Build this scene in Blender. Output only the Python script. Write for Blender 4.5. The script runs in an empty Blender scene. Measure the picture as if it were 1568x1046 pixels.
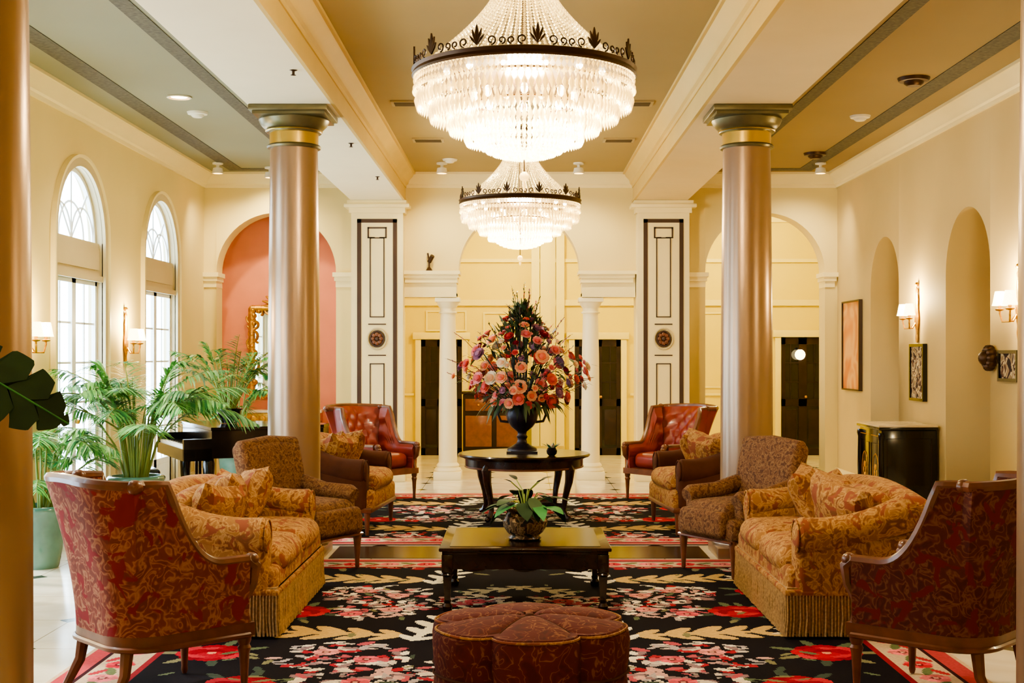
import bpy, bmesh, math, random
import numpy as np
from mathutils import Vector, Matrix
rnd = random.Random(7)
pi = math.pi
scn = bpy.context.scene
try:
    scn.view_settings.view_transform = 'AgX'
    scn.view_settings.look = 'AgX - Medium High Contrast'
except Exception as e:
    print("view", e)

# ------------------------------------------------------------------ materials
def lin(c):
    out = []
    for x in c:
        x = x / 255.0
        out.append(x / 12.92 if x <= 0.04045 else ((x + 0.055) / 1.055) ** 2.4)
    return tuple(out) + (1.0,)

def base(name):
    m = bpy.data.materials.new(name)
    m.use_nodes = True
    nt = m.node_tree
    b = nt.nodes["Principled BSDF"]
    return m, nt, b

def link(nt, a, b):
    nt.links.new(a, b)

def coords(nt, scale=(1, 1, 1)):
    t = nt.nodes.new("ShaderNodeTexCoord")
    mp = nt.nodes.new("ShaderNodeMapping")
    mp.inputs["Scale"].default_value = scale
    link(nt, t.outputs["Object"], mp.inputs["Vector"])
    return mp.outputs["Vector"]

def bump(nt, b, vec, scale, strength, dist=0.01, detail=3):
    n = nt.nodes.new("ShaderNodeTexNoise")
    n.inputs["Scale"].default_value = scale
    n.inputs["Detail"].default_value = detail
    link(nt, vec, n.inputs["Vector"])
    bp = nt.nodes.new("ShaderNodeBump")
    bp.inputs["Strength"].default_value = strength
    bp.inputs["Distance"].default_value = dist
    link(nt, n.outputs["Fac"], bp.inputs["Height"])
    link(nt, bp.outputs["Normal"], b.inputs["Normal"])

def solid(name, col, rough=0.6, metal=0.0, var=0.08, vs=3.0, bs=0, bst=0.2, coat=0.0, emis=None, es=0, spec=None):
    m, nt, b = base(name)
    v = coords(nt)
    c = lin(col)
    n = nt.nodes.new("ShaderNodeTexNoise")
    n.inputs["Scale"].default_value = vs
    n.inputs["Detail"].default_value = 3
    link(nt, v, n.inputs["Vector"])
    r = nt.nodes.new("ShaderNodeValToRGB")
    r.color_ramp.elements[0].position = 0.3
    r.color_ramp.elements[1].position = 0.7
    r.color_ramp.elements[0].color = tuple(max(0, x * (1 - var)) for x in c[:3]) + (1,)
    r.color_ramp.elements[1].color = tuple(min(1, x * (1 + var)) for x in c[:3]) + (1,)
    link(nt, n.outputs["Fac"], r.inputs["Fac"])
    link(nt, r.outputs["Color"], b.inputs["Base Color"])
    b.inputs["Roughness"].default_value = rough
    b.inputs["Metallic"].default_value = metal
    if spec is not None: b.inputs["Specular IOR Level"].default_value = spec
    if coat:
        b.inputs["Coat Weight"].default_value = coat
        b.inputs["Coat Roughness"].default_value = 0.08
    if emis:
        b.inputs["Emission Color"].default_value = lin(emis)
        b.inputs["Emission Strength"].default_value = es
    if bs:
        bump(nt, b, v, bs, bst)
    return m

def damask(name, cols, scale=9, dist=1.4, stops=(0.0, 0.43, 0.49, 0.55, 0.62), detail=1.5, rough=0.85, flecks=None, fl_scale=14, fl_t=0.60):
    """woven floral fabric: distorted scroll bands, second layer of blossom patches, fine weave"""
    m, nt, b = base(name)
    t = nt.nodes.new("ShaderNodeTexCoord")
    v = t.outputs["Object"]
    n = nt.nodes.new("ShaderNodeTexNoise")
    n.inputs["Scale"].default_value = scale
    n.inputs["Detail"].default_value = detail
    n.inputs["Distortion"].default_value = dist
    link(nt, v, n.inputs["Vector"])
    r = nt.nodes.new("ShaderNodeValToRGB")
    cr = r.color_ramp
    while len(cr.elements) < len(cols):
        cr.elements.new(0.5)
    for e, p, c in zip(cr.elements, stops, cols):
        e.position = p
        e.color = lin(c)
    link(nt, n.outputs["Fac"], r.inputs["Fac"])
    outc = r.outputs["Color"]
    if flecks:
        n2 = nt.nodes.new("ShaderNodeTexNoise"); n2.inputs["Scale"].default_value = fl_scale
        n2.inputs["Detail"].default_value = 2.5; n2.inputs["Distortion"].default_value = .7
        mp = nt.nodes.new("ShaderNodeMapping"); mp.inputs["Location"].default_value = (3.1, 1.7, 5.3)
        link(nt, v, mp.inputs["Vector"]); link(nt, mp.outputs["Vector"], n2.inputs["Vector"])
        r2 = nt.nodes.new("ShaderNodeValToRGB")
        r2.color_ramp.elements[0].position = fl_t; r2.color_ramp.elements[0].color = (0, 0, 0, 1)
        r2.color_ramp.elements[1].position = fl_t + .03; r2.color_ramp.elements[1].color = (1, 1, 1, 1)
        link(nt, n2.outputs["Fac"], r2.inputs["Fac"])
        mx = nt.nodes.new("ShaderNodeMix"); mx.data_type = 'RGBA'
        link(nt, r2.outputs["Color"], mx.inputs[0]); link(nt, outc, mx.inputs[6]); mx.inputs[7].default_value = lin(flecks)
        outc = mx.outputs[2]
    link(nt, outc, b.inputs["Base Color"])
    b.inputs["Roughness"].default_value = rough
    b.inputs["Specular IOR Level"].default_value = 0.3
    bp = nt.nodes.new("ShaderNodeBump")
    bp.inputs["Strength"].default_value = 0.25
    bp.inputs["Distance"].default_value = 0.005
    link(nt, n.outputs["Fac"], bp.inputs["Height"])
    link(nt, bp.outputs["Normal"], b.inputs["Normal"])
    return m

def emit(name, col, s):
    m, nt, b = base(name)
    b.inputs["Base Color"].default_value = lin(col)
    b.inputs["Emission Color"].default_value = lin(col)
    b.inputs["Emission Strength"].default_value = s
    return m

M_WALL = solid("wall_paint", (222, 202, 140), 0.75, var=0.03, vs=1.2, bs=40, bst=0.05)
M_WALLR = solid("wall_paint_shaded", (202, 178, 122), 0.75, var=0.04, vs=1.2, bs=40, bst=0.05)  # vignette darkness of the right wall put into its colour
M_HALL = solid("hall_paint_yellow", (230, 208, 80), 0.7, var=0.03, vs=1.2)
M_TRIM = solid("cream_trim", (236, 220, 166), 0.5, var=0.02)
M_HTRIM = solid("hall_trim_cream", (236, 220, 124), 0.5, var=0.02)
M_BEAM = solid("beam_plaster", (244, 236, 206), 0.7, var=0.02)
M_BEAMR = solid("beam_plaster_shaded", (222, 202, 156), 0.7, var=0.02)  # right beam: uneven window light put into a tanner plaster colour
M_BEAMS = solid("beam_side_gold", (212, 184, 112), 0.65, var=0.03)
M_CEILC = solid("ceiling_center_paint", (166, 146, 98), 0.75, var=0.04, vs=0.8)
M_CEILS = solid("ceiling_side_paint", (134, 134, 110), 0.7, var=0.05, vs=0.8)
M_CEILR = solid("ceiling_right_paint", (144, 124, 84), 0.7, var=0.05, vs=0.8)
M_BAND = solid("ceiling_band", (78, 76, 64), 0.7, var=0.4, vs=30)
M_PINK = solid("niche_terracotta", (228, 144, 110), 0.75, var=0.05)
M_DARKLINE = solid("dark_brown_line", (62, 40, 28), 0.5)
M_COL = solid("column_bronze_lacquer", (164, 138, 114), 0.3, metal=0.65, var=0.05, vs=2)
M_CAP = solid("capital_bronze", (108, 102, 74), 0.35, metal=0.6, var=0.15, vs=8)
M_CAPG = solid("capital_gold", (204, 174, 90), 0.3, metal=0.85)
M_WHITECOL = solid("white_column_paint", (242, 230, 190), 0.45, var=0.02)
M_WOOD = solid("walnut_wood", (106, 62, 40), 0.35, var=0.25, vs=12, coat=0.2)
M_DWOOD = solid("dark_mahogany", (42, 22, 15), 0.25, var=0.3, vs=10, coat=0.15, spec=.35)
M_BLACK = solid("black_lacquer", (12, 11, 12), 0.15, coat=0.4)
M_DOOR = solid("dark_walnut_door", (38, 26, 20), 0.45, var=0.3, vs=8, spec=.3)
M_GOLD = solid("gilt", (204, 152, 60), 0.35, metal=0.85, var=0.25, vs=30, bs=60, bst=0.5)
M_BRONZE = solid("dark_bronze", (70, 50, 34), 0.4, metal=0.7)
M_URN = solid("urn_black_iron", (44, 36, 44), 0.4, metal=0.4)
M_POT = solid("teal_glaze", (86, 128, 116), 0.2, var=0.25, vs=5, coat=0.6)
M_SOIL = solid("soil", (46, 32, 22), 0.95)
M_PALM = solid("palm_leaf", (104, 176, 88), 0.45, var=0.35, vs=4)
M_PALM2 = solid("palm_leaf_dark", (56, 124, 68), 0.45, var=0.35, vs=4)
M_PALMB = solid("palm_leaf_light", (150, 204, 126), 0.4, var=0.25, vs=4)
M_STEM = solid("palm_stem", (120, 140, 70), 0.6)
M_LEAFD = solid("philodendron_leaf", (34, 54, 30), 0.7, var=0.35, vs=8, spec=.25)
M_FRINGE = solid("gold_fringe", (160, 128, 84), 0.85, var=0.35, vs=60)
M_SHADE = emit("lamp_shade_glow", (255, 230, 172), 8.0)
M_BULB = emit("bulb_glow", (255, 236, 190), 25.0)
M_PLASTIC = solid("white_fixture", (230, 224, 204), 0.4)
M_MARBLE = solid("cream_marble_top", (216, 196, 160), 0.15, var=0.12, vs=6)
M_VENT = solid("vent_metal", (168, 150, 108), 0.5)
M_VENTD = solid("vent_dark", (80, 66, 46), 0.6)
M_FRAME = solid("window_frame_paint", (196, 180, 140), 0.5, var=0.02)
M_MUNT = solid("window_muntin_paint", (228, 228, 222), 0.5, var=0.02)

M_F1 = damask("rose_damask_lit", [(104, 48, 38), (120, 60, 48), (160, 112, 82), (134, 76, 56), (108, 54, 42)], scale=14, dist=1.5, flecks=(124, 30, 32), fl_scale=9, fl_t=.56)  # left chair: window-lit look put into the fabric colours
M_F1B = damask("rose_damask_shaded", [(74, 30, 24), (86, 38, 30), (118, 76, 52), (94, 44, 34), (76, 32, 26)], scale=14, dist=1.5, flecks=(104, 26, 26), fl_scale=9, fl_t=.56)  # same fabric on the right chair, its shade put into darker colours
M_F2 = damask("gold_floral", [(134, 90, 48), (150, 106, 58), (182, 140, 84), (146, 100, 56), (120, 76, 42)], scale=12, dist=2.0, detail=2.5, flecks=(134, 74, 48), fl_scale=9, fl_t=.58)
M_F3 = damask("brown_tapestry", [(92, 60, 38), (108, 72, 46), (134, 102, 66), (104, 68, 44), (86, 56, 36)], scale=34, dist=0.6)
M_F4 = damask("crimson_damask", [(76, 24, 22), (88, 30, 26), (130, 84, 58), (90, 30, 26), (72, 22, 22)], scale=13, dist=1.0, stops=(0.0, 0.48, 0.50, 0.52, 0.66), flecks=(122, 74, 54), fl_scale=13, fl_t=.64)
M_F5 = solid("red_leather", (128, 42, 28), 0.45, var=0.15, vs=8, coat=0.08)
M_F6 = solid("russet_velvet", (80, 46, 30), 0.85, var=0.15, vs=8, spec=.2)

def floor_mat():
    m, nt, b = base("marble_tile_floor")
    g = nt.nodes.new("ShaderNodeNewGeometry")
    sx = nt.nodes.new("ShaderNodeSeparateXYZ")
    link(nt, g.outputs["Position"], sx.inputs[0])
    def mth(op, a, bb=None, c=None):
        n = nt.nodes.new("ShaderNodeMath"); n.operation = op
        for i, q in enumerate((a, bb)):
            if q is None: continue
            if isinstance(q, (int, float)): n.inputs[i].default_value = q
            else: link(nt, q, n.inputs[i])
        return n.outputs[0]
    def edge(o):
        f = mth('FRACT', mth('MULTIPLY', o, 1 / 0.82))
        return mth('SUBTRACT', 0.5, mth('ABSOLUTE', mth('SUBTRACT', f, 0.5)))
    ax = edge(mth('ADD', sx.outputs[0], 20.1)); ay = edge(mth('ADD', sx.outputs[1], 20.3))
    dia = mth('LESS_THAN', mth('ADD', ax, ay), 0.095)
    gr = mth('LESS_THAN', mth('MINIMUM', ax, ay), 0.0045)
    n = nt.nodes.new("ShaderNodeTexNoise"); n.inputs["Scale"].default_value = 2.2
    n.inputs["Detail"].default_value = 6; n.inputs["Distortion"].default_value = 1.0
    link(nt, g.outputs["Position"], n.inputs["Vector"])
    r = nt.nodes.new("ShaderNodeValToRGB")
    r.color_ramp.elements[0].position = 0.3; r.color_ramp.elements[0].color = lin((222, 208, 180))
    r.color_ramp.elements[1].position = 0.7; r.color_ramp.elements[1].color = lin((242, 232, 210))
    link(nt, n.outputs["Fac"], r.inputs["Fac"])
    def mix(fac, A, col):
        x = nt.nodes.new("ShaderNodeMix"); x.data_type = 'RGBA'
        link(nt, fac, x.inputs[0]); link(nt, A, x.inputs[6]); x.inputs[7].default_value = lin(col)
        return x.outputs[2]
    c = mix(gr, r.outputs["Color"], (160, 142, 112))
    c = mix(dia, c, (40, 34, 32))
    link(nt, c, b.inputs["Base Color"])
    b.inputs["Roughness"].default_value = 0.16
    return m
M_FLOOR = floor_mat()

def attr_mat():
    m, nt, b = base("woven_rug")
    a = nt.nodes.new("ShaderNodeAttribute"); a.attribute_name = "Col"
    link(nt, a.outputs["Color"], b.inputs["Base Color"])
    b.inputs["Roughness"].default_value = 0.95
    b.inputs["Specular IOR Level"].default_value = 0.1
    bump(nt, b, coords(nt), 220, 0.3, 0.004)
    return m
M_RUG = attr_mat()

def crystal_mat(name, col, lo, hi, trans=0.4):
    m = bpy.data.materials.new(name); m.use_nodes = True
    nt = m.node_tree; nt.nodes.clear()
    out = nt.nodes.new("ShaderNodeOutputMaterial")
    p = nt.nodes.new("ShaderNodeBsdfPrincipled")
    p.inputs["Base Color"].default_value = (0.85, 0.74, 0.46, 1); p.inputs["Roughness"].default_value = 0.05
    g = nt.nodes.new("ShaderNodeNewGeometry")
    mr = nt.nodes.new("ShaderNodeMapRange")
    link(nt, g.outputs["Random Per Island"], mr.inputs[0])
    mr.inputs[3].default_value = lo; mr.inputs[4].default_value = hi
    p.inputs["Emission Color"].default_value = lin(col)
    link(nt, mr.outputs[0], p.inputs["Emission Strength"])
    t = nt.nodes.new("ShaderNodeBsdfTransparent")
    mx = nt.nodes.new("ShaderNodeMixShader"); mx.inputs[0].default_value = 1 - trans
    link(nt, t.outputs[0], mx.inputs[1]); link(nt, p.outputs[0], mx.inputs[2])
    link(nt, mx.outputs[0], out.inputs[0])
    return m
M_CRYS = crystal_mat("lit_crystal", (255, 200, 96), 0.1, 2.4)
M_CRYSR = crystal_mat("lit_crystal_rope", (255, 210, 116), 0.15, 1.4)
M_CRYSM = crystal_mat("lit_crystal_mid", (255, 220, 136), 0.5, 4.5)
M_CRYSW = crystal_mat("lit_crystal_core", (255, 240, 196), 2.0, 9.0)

def glass_mat():
    m = bpy.data.materials.new("window_glass"); m.use_nodes = True
    nt = m.node_tree; nt.nodes.clear()
    out = nt.nodes.new("ShaderNodeOutputMaterial")
    t = nt.nodes.new("ShaderNodeBsdfTransparent")
    gl = nt.nodes.new("ShaderNodeBsdfGlossy"); gl.inputs["Roughness"].default_value = 0.02
    mx = nt.nodes.new("ShaderNodeMixShader"); mx.inputs[0].default_value = 0.05
    link(nt, t.outputs[0], mx.inputs[1]); link(nt, gl.outputs[0], mx.inputs[2]); link(nt, mx.outputs[0], out.inputs[0])
    return m
M_GLASS = glass_mat()
M_MIRROR = solid("mirror_glass", (220, 214, 190), 0.03, metal=1.0, var=0.0)
M_DGLASS = solid("dark_polished_inset", (26, 15, 11), 0.2, var=0.2, spec=.12)
M_PANE = solid("dark_doorway_pane", (16, 18, 24), 0.06, var=0.3, vs=2, spec=.5)  # darkness of the rooms beyond the doorways put into the pane colour

# ------------------------------------------------------------------ mesh builder
def TM(loc=(0, 0, 0), rx=0, ry=0, rz=0, s=(1, 1, 1)):
    return (Matrix.Translation(loc) @ Matrix.Rotation(rz, 4, 'Z') @ Matrix.Rotation(ry, 4, 'Y')
            @ Matrix.Rotation(rx, 4, 'X') @ Matrix.Diagonal((s[0], s[1], s[2], 1)))

class MB:
    def __init__(s):
        s.v = []; s.f = []; s.m = []; s.mats = []; s.M = None
    def mi(s, mat):
        if mat not in s.mats: s.mats.append(mat)
        return s.mats.index(mat)
    def add(s, verts, faces, mat, M=None):
        o = len(s.v)
        if s.M is not None: M = s.M @ M if M is not None else s.M
        if M is not None: verts = [tuple(M @ Vector(p)) for p in verts]
        s.v.extend(verts)
        s.f.extend([tuple(i + o for i in f) for f in faces])
        k = s.mi(mat)
        s.m.extend([k] * len(faces))
    def box(s, c, size, mat, M=None, bev=0.0):
        hx, hy, hz = size[0] / 2, size[1] / 2, size[2] / 2
        if bev > 0:
            return s.rbox(c, size, bev, mat, M=M, k=1, cs=1)
        vs = [(c[0] + a * hx, c[1] + b * hy, c[2] + d * hz) for a in (-1, 1) for b in (-1, 1) for d in (-1, 1)]
        fs = [(0, 1, 3, 2), (4, 6, 7, 5), (0, 4, 5, 1), (2, 3, 7, 6), (0, 2, 6, 4), (1, 5, 7, 3)]
        s.add(vs, fs, mat, M)
    def bx(s, x0, x1, y0, y1, z0, z1, mat, bev=0.0, M=None):
        s.box(((x0 + x1) / 2, (y0 + y1) / 2, (z0 + z1) / 2), (abs(x1 - x0), abs(y1 - y0), abs(z1 - z0)), mat, M=M, bev=bev)
    def rbox(s, c, size, r, mat, M=None, puff=(0, 0, 0), k=3, cs=3, disp=None):
        h = [x / 2 for x in size]
        r = min(r, min(h) * 0.98)
        axs = []
        for a in range(3):
            inner = h[a] - r
            t = [r * math.tan(pi / 4 * i / cs) for i in range(1, cs + 1)]
            L = [-(inner + q) for q in reversed(t)] + [(-inner + 2 * inner * i / k) for i in range(k + 1)] + [inner + q for q in t]
            axs.append(L)
        idx = {}; vs = []; fs = []
        def vid(p):
            key = (round(p[0], 5), round(p[1], 5), round(p[2], 5))
            if key in idx: return idx[key]
            q = [max(-(h[i] - r), min(h[i] - r, p[i])) for i in range(3)]
            d = [p[i] - q[i] for i in range(3)]
            L = math.sqrt(sum(x * x for x in d)) or 1
            o = [q[i] + d[i] / L * r for i in range(3)]
            e = [o[i] / h[i] for i in range(3)]
            for a in range(3):
                if puff[a]:
                    b1, b2 = (a + 1) % 3, (a + 2) % 3
                    o[a] += puff[a] * e[a] * max(0, 1 - e[b1] ** 2) * max(0, 1 - e[b2] ** 2)
            if disp: o = disp(o, h)
            idx[key] = len(vs)
            vs.append((o[0] + c[0] if M is None else o[0], o[1] + c[1] if M is None else o[1], o[2] + c[2] if M is None else o[2]))
            return idx[key]
        for a in range(3):
            b1, b2 = (a + 1) % 3, (a + 2) % 3
            for sg in (-1, 1):
                A, B = axs[b1], axs[b2]
                for i in range(len(A) - 1):
                    for j in range(len(B) - 1):
                        q = []
                        for (u, w) in ((A[i], B[j]), (A[i + 1], B[j]), (A[i + 1], B[j + 1]), (A[i], B[j + 1])):
                            p = [0, 0, 0]; p[a] = sg * h[a]; p[b1] = u; p[b2] = w
                            q.append(vid(p))
                        if sg < 0: q.reverse()
                        fs.append(tuple(q))
        if M is not None: M = Matrix.Translation(c) @ M
        s.add(vs, fs, mat, M)
    def lathe(s, prof, mat, c=(0, 0, 0), seg=24, M=None, a0=0, a1=2 * pi, fn=None):
        full = abs(a1 - a0 - 2 * pi) < 1e-6
        n = seg if full else seg + 1
        vs = []
        for (r, z) in prof:
            for i in range(n):
                a = a0 + (a1 - a0) * i / seg
                rr = r * (fn(a, z) if fn else 1)
                vs.append((c[0] + rr * math.cos(a), c[1] + rr * math.sin(a), c[2] + z))
        fs = []
        for j in range(len(prof) - 1):
            for i in range(seg):
                i2 = (i + 1) % n
                fs.append((j * n + i, j * n + i2, (j + 1) * n + i2, (j + 1) * n + i))
        if full:
            if prof[0][0] > 1e-4: fs.append(tuple(reversed(range(n))))
            if prof[-1][0] > 1e-4: fs.append(tuple((len(prof) - 1) * n + i for i in range(n)))
        s.add(vs, fs, mat, M)
    def tube(s, pts, rad, mat, seg=8, M=None, caps=True, tw=0):
        P = [Vector(p) for p in pts]
        n = len(P)
        if isinstance(rad, (int, float)): rad = [rad] * n
        vs = []
        prev = None
        for i in range(n):
            t = (P[min(n - 1, i + 1)] - P[max(0, i - 1)])
            if t.length < 1e-9: t = Vector((0, 0, 1))
            t.normalize()
            if prev is None:
                ref = Vector((0, 1, 0)) if abs(t.y) < 0.8 else Vector((1, 0, 0))
                u = ref.cross(t).normalized()
            else:
                u = (prev - t * prev.dot(t))
                u = u.normalized() if u.length > 1e-6 else prev
            prev = u
            w = t.cross(u)
            for k in range(seg):
                a = 2 * pi * k / seg + tw
                vs.append(tuple(P[i] + (u * math.cos(a) + w * math.sin(a)) * rad[i]))
        fs = []
        for i in range(n - 1):
            for k in range(seg):
                k2 = (k + 1) % seg
                fs.append((i * seg + k, i * seg + k2, (i + 1) * seg + k2, (i + 1) * seg + k))
        if caps:
            fs.append(tuple(reversed(range(seg)))); fs.append(tuple((n - 1) * seg + k for k in range(seg)))
        s.add(vs, fs, mat, M)
    def sphere(s, c, r, mat, M=None, seg=12, ring=8):
        if isinstance(r, (int, float)): r = (r, r, r)
        vs = [(c[0], c[1], c[2] - r[2])]
        for j in range(1, ring):
            ph = -pi / 2 + pi * j / ring
            for i in range(seg):
                a = 2 * pi * i / seg
                vs.append((c[0] + r[0] * math.cos(ph) * math.cos(a), c[1] + r[1] * math.cos(ph) * math.sin(a), c[2] + r[2] * math.sin(ph)))
        vs.append((c[0], c[1], c[2] + r[2]))
        fs = [(0, 1 + (i + 1) % seg, 1 + i) for i in range(seg)]
        for j in range(ring - 2):
            for i in range(seg):
                a = 1 + j * seg + i; b = 1 + j * seg + (i + 1) % seg
                fs.append((a, b, b + seg, a + seg))
        t = len(vs) - 1; o = 1 + (ring - 2) * seg
        fs += [(o + i, o + (i + 1) % seg, t) for i in range(seg)]
        s.add(vs, fs, mat, M)
    def octa(s, c, r, h, mat):
        x, y, z = c
        vs = [(x, y, z + h), (x + r, y, z), (x, y + r, z), (x - r, y, z), (x, y - r, z), (x, y, z - h)]
        fs = [(0, 1, 2), (0, 2, 3), (0, 3, 4), (0, 4, 1), (5, 2, 1), (5, 3, 2), (5, 4, 3), (5, 1, 4)]
        s.add(vs, fs, mat)
    def prism(s, poly, z0, z1, mat, M=None):
        n = len(poly)
        vs = [(p[0], p[1], z0) for p in poly] + [(p[0], p[1], z1) for p in poly]
        fs = [tuple(reversed(range(n))), tuple(range(n, 2 * n))]
        for i in range(n):
            j = (i + 1) % n
            fs.append((i, j, n + j, n + i))
        s.add(vs, fs, mat, M)
    def sweep(s, prof, p0, p1, A, B, mat):
        A = Vector(A); B = Vector(B); p0 = Vector(p0); p1 = Vector(p1)
        n = len(prof)
        vs = [tuple(p0 + A * a + B * b) for a, b in prof] + [tuple(p1 + A * a + B * b) for a, b in prof]
        fs = [tuple(range(n)), tuple(reversed(range(n, 2 * n)))]
        for i in range(n):
            j = (i + 1) % n
            fs.append((j, i, n + i, n + j))
        s.add(vs, fs, mat)
    def pillow(s, c, w, h, t, mat, M=None, n=10):
        vs = []; fs = []
        for sg in (1, -1):
            for i in range(n + 1):
                for j in range(n + 1):
                    x = -1 + 2 * i / n; y = -1 + 2 * j / n
                    z = t / 2 * ((1 - x ** 4) * (1 - y ** 4)) ** 0.6 * sg
                    px = x * w / 2 * (1 - 0.10 * (1 - y * y)); py = y * h / 2 * (1 - 0.10 * (1 - x * x))
                    vs.append((px, py, z))
        N = (n + 1) ** 2
        for q in range(2):
            for i in range(n):
                for j in range(n):
                    a = q * N + i * (n + 1) + j
                    f = (a, a + n + 1, a + n + 2, a + 1)
                    fs.append(f if q == 0 else tuple(reversed(f)))
        MM = Matrix.Translation(c) @ (M if M is not None else Matrix.Identity(4))
        s.add(vs, fs, mat, MM)
    def obj(s, name, loc=(0, 0, 0), rz=0, angle=35, weld=False):
        me = bpy.data.meshes.new(name)
        me.from_pydata(s.v, [], s.f)
        for m in s.mats: me.materials.append(m)
        me.polygons.foreach_set("material_index", s.m)
        me.polygons.foreach_set("use_smooth", [True] * len(s.f))
        if weld:
            bm = bmesh.new(); bm.from_mesh(me)
            bmesh.ops.remove_doubles(bm, verts=bm.verts, dist=0.0005)
            bm.to_mesh(me); bm.free()
        me.update()
        try: me.set_sharp_from_angle(angle=math.radians(angle))
        except Exception: pass
        o = bpy.data.objects.new(name, me)
        o.location = loc; o.rotation_euler = (0, 0, rz)
        scn.collection.objects.link(o)
        return o

def dup(o, loc, rz=0, sx=1):
    n = bpy.data.objects.new(o.name.split('.')[0], o.data)
    n.location = loc; n.rotation_euler = (0, 0, rz); n.scale = (sx, 1, 1)
    scn.collection.objects.link(n)
    return n

# ------------------------------------------------------------------ ROOM
XL, XR, YB, YF = -4.32, 4.36, 17.9, -1.6
ZC, ZB = 4.2, 3.80
HALL_Y = 22.4
WT = 0.15

def arch_wall(mb, mp, s0, s1, ztop, ops, T, mat, revmat=None):
    revmat = revmat or mat
    def quad(a, b, c, d, m=mat): mb.add([mp(*a), mp(*b), mp(*c), mp(*d)], [(0, 1, 2, 3)], m)
    def rect(sa, sb, za, zb):
        for t in (0, T): quad((sa, za, t), (sb, za, t), (sb, zb, t), (sa, zb, t))
    cur = s0
    for (c, hw, sp, bot, ar) in sorted(ops):
        if c - hw > cur + 1e-5: rect(cur, c - hw, 0, ztop)
        if bot > 0:
            rect(c - hw, c + hw, 0, bot); quad((c - hw, bot, 0), (c + hw, bot, 0), (c + hw, bot, T), (c - hw, bot, T), revmat)
        for e in (-hw, hw): quad((c + e, bot, 0), (c + e, sp, 0), (c + e, sp, T), (c + e, bot, T), revmat)
        if ar:
            n = 28
            P = [(c - hw * math.cos(pi * i / n), sp + hw * math.sin(pi * i / n)) for i in range(n + 1)]
        else:
            P = [(c - hw, sp), (c + hw, sp)]
        for a, b in zip(P[:-1], P[1:]):
            for t in (0, T): quad((a[0], a[1], t), (b[0], b[1], t), (b[0], ztop, t), (a[0], ztop, t))
            quad((a[0], a[1], 0), (b[0], b[1], 0), (b[0], b[1], T), (a[0], a[1], T), revmat)
        cur = c + hw
    if cur < s1: rect(cur, s1, 0, ztop)
    for t_ in (s0, s1): quad((t_, 0, 0), (t_, ztop, 0), (t_, ztop, T), (t_, 0, T))
    quad((s0, ztop, 0), (s1, ztop, 0), (s1, ztop, T), (s0, ztop, T))

mb = MB(); mb.bx(-5.2, 7.0, -1.9, 23.2, -0.1, 0, M_FLOOR); mb.obj("floor")

WC = [6.99, 9.92, 12.85, 15.72]  # the two nearest windows are out of view, added for light
WHW, WSP = 0.70, 2.86
mb = MB(); arch_wall(mb, lambda s_, z, t: (XL - t, s_, z), YF, 18.75, ZC, [(c, WHW, WSP, 0.02, True) for c in WC], WT, M_WALL, M_FRAME)
mb.obj("wall_left", weld=True)

mb = MB()
NC = [(15.6, .60), (12.72, .63), (9.3, .63), (6.0, .63)]
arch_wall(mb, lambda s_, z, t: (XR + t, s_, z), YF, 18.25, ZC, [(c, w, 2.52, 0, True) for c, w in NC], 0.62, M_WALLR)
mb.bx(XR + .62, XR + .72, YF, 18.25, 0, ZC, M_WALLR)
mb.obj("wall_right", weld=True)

def impost(mb, x0, x1, y0, y1, z0, z1, e=.05):
    h = z1 - z0
    mb.bx(x0 - e * .25, x1 + e * .25, y0 - e * .4, y1, z0, z0 + h * .42, M_TRIM)
    mb.bx(x0 - e * .6, x1 + e * .6, y0 - e * .9, y1, z0 + h * .42, z0 + h * .7, M_TRIM)
    mb.bx(x0 - e, x1 + e, y0 - e * 1.4, y1, z0 + h * .7, z1, M_TRIM)
mb = MB()
mpb = lambda s_, z, t: (s_, YB + t, z)
arch_wall(mb, mpb, XL, -1.6, ZC, [(-3.33, .82, 2.84, 0, True)], .35, M_WALL)
arch_wall(mb, mpb, 1.6, 5.0, ZC, [(3.37, .82, 2.84, 0, True)], .35, M_WALL)
def upper(mb):
    n = 32; r = .83; sp = 2.86
    P = [(-1.6, sp)] + [(-r * math.cos(pi * i / n), sp + r * math.sin(pi * i / n)) for i in range(n + 1)] + [(1.6, sp)]
    for a, b in zip(P[:-1], P[1:]):
        for t in (0, .35):
            mb.add([mpb(a[0], a[1], t), mpb(b[0], b[1], t), mpb(b[0], ZC, t), mpb(a[0], ZC, t)], [(0, 1, 2, 3)], M_WALL)
        mb.add([mpb(a[0], a[1], 0), mpb(b[0], b[1], 0), mpb(b[0], b[1], .35), mpb(a[0], a[1], .35)], [(0, 1, 2, 3)], M_WALL)
upper(mb)
for sx in (-1, 1):   # entablature blocks carried by the arcade columns
    a, b = (.86, 1.59)
    x0, x1 = (a, b) if sx > 0 else (-b, -a)
    mb.bx(x0, x1, YB - .02, YB + .33, 2.52, 2.858, M_TRIM)
    ix0, ix1 = (x0, x1 - .04) if sx > 0 else (x0 + .04, x1)
    impost(mb, ix0, ix1, YB - .04, YB + .352, 2.70, 2.862, .05)
    mb.bx(x0, x1, YB - .035, YB + .34, 2.505, 2.56, M_TRIM)
mb.obj("wall_back", weld=True)

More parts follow.
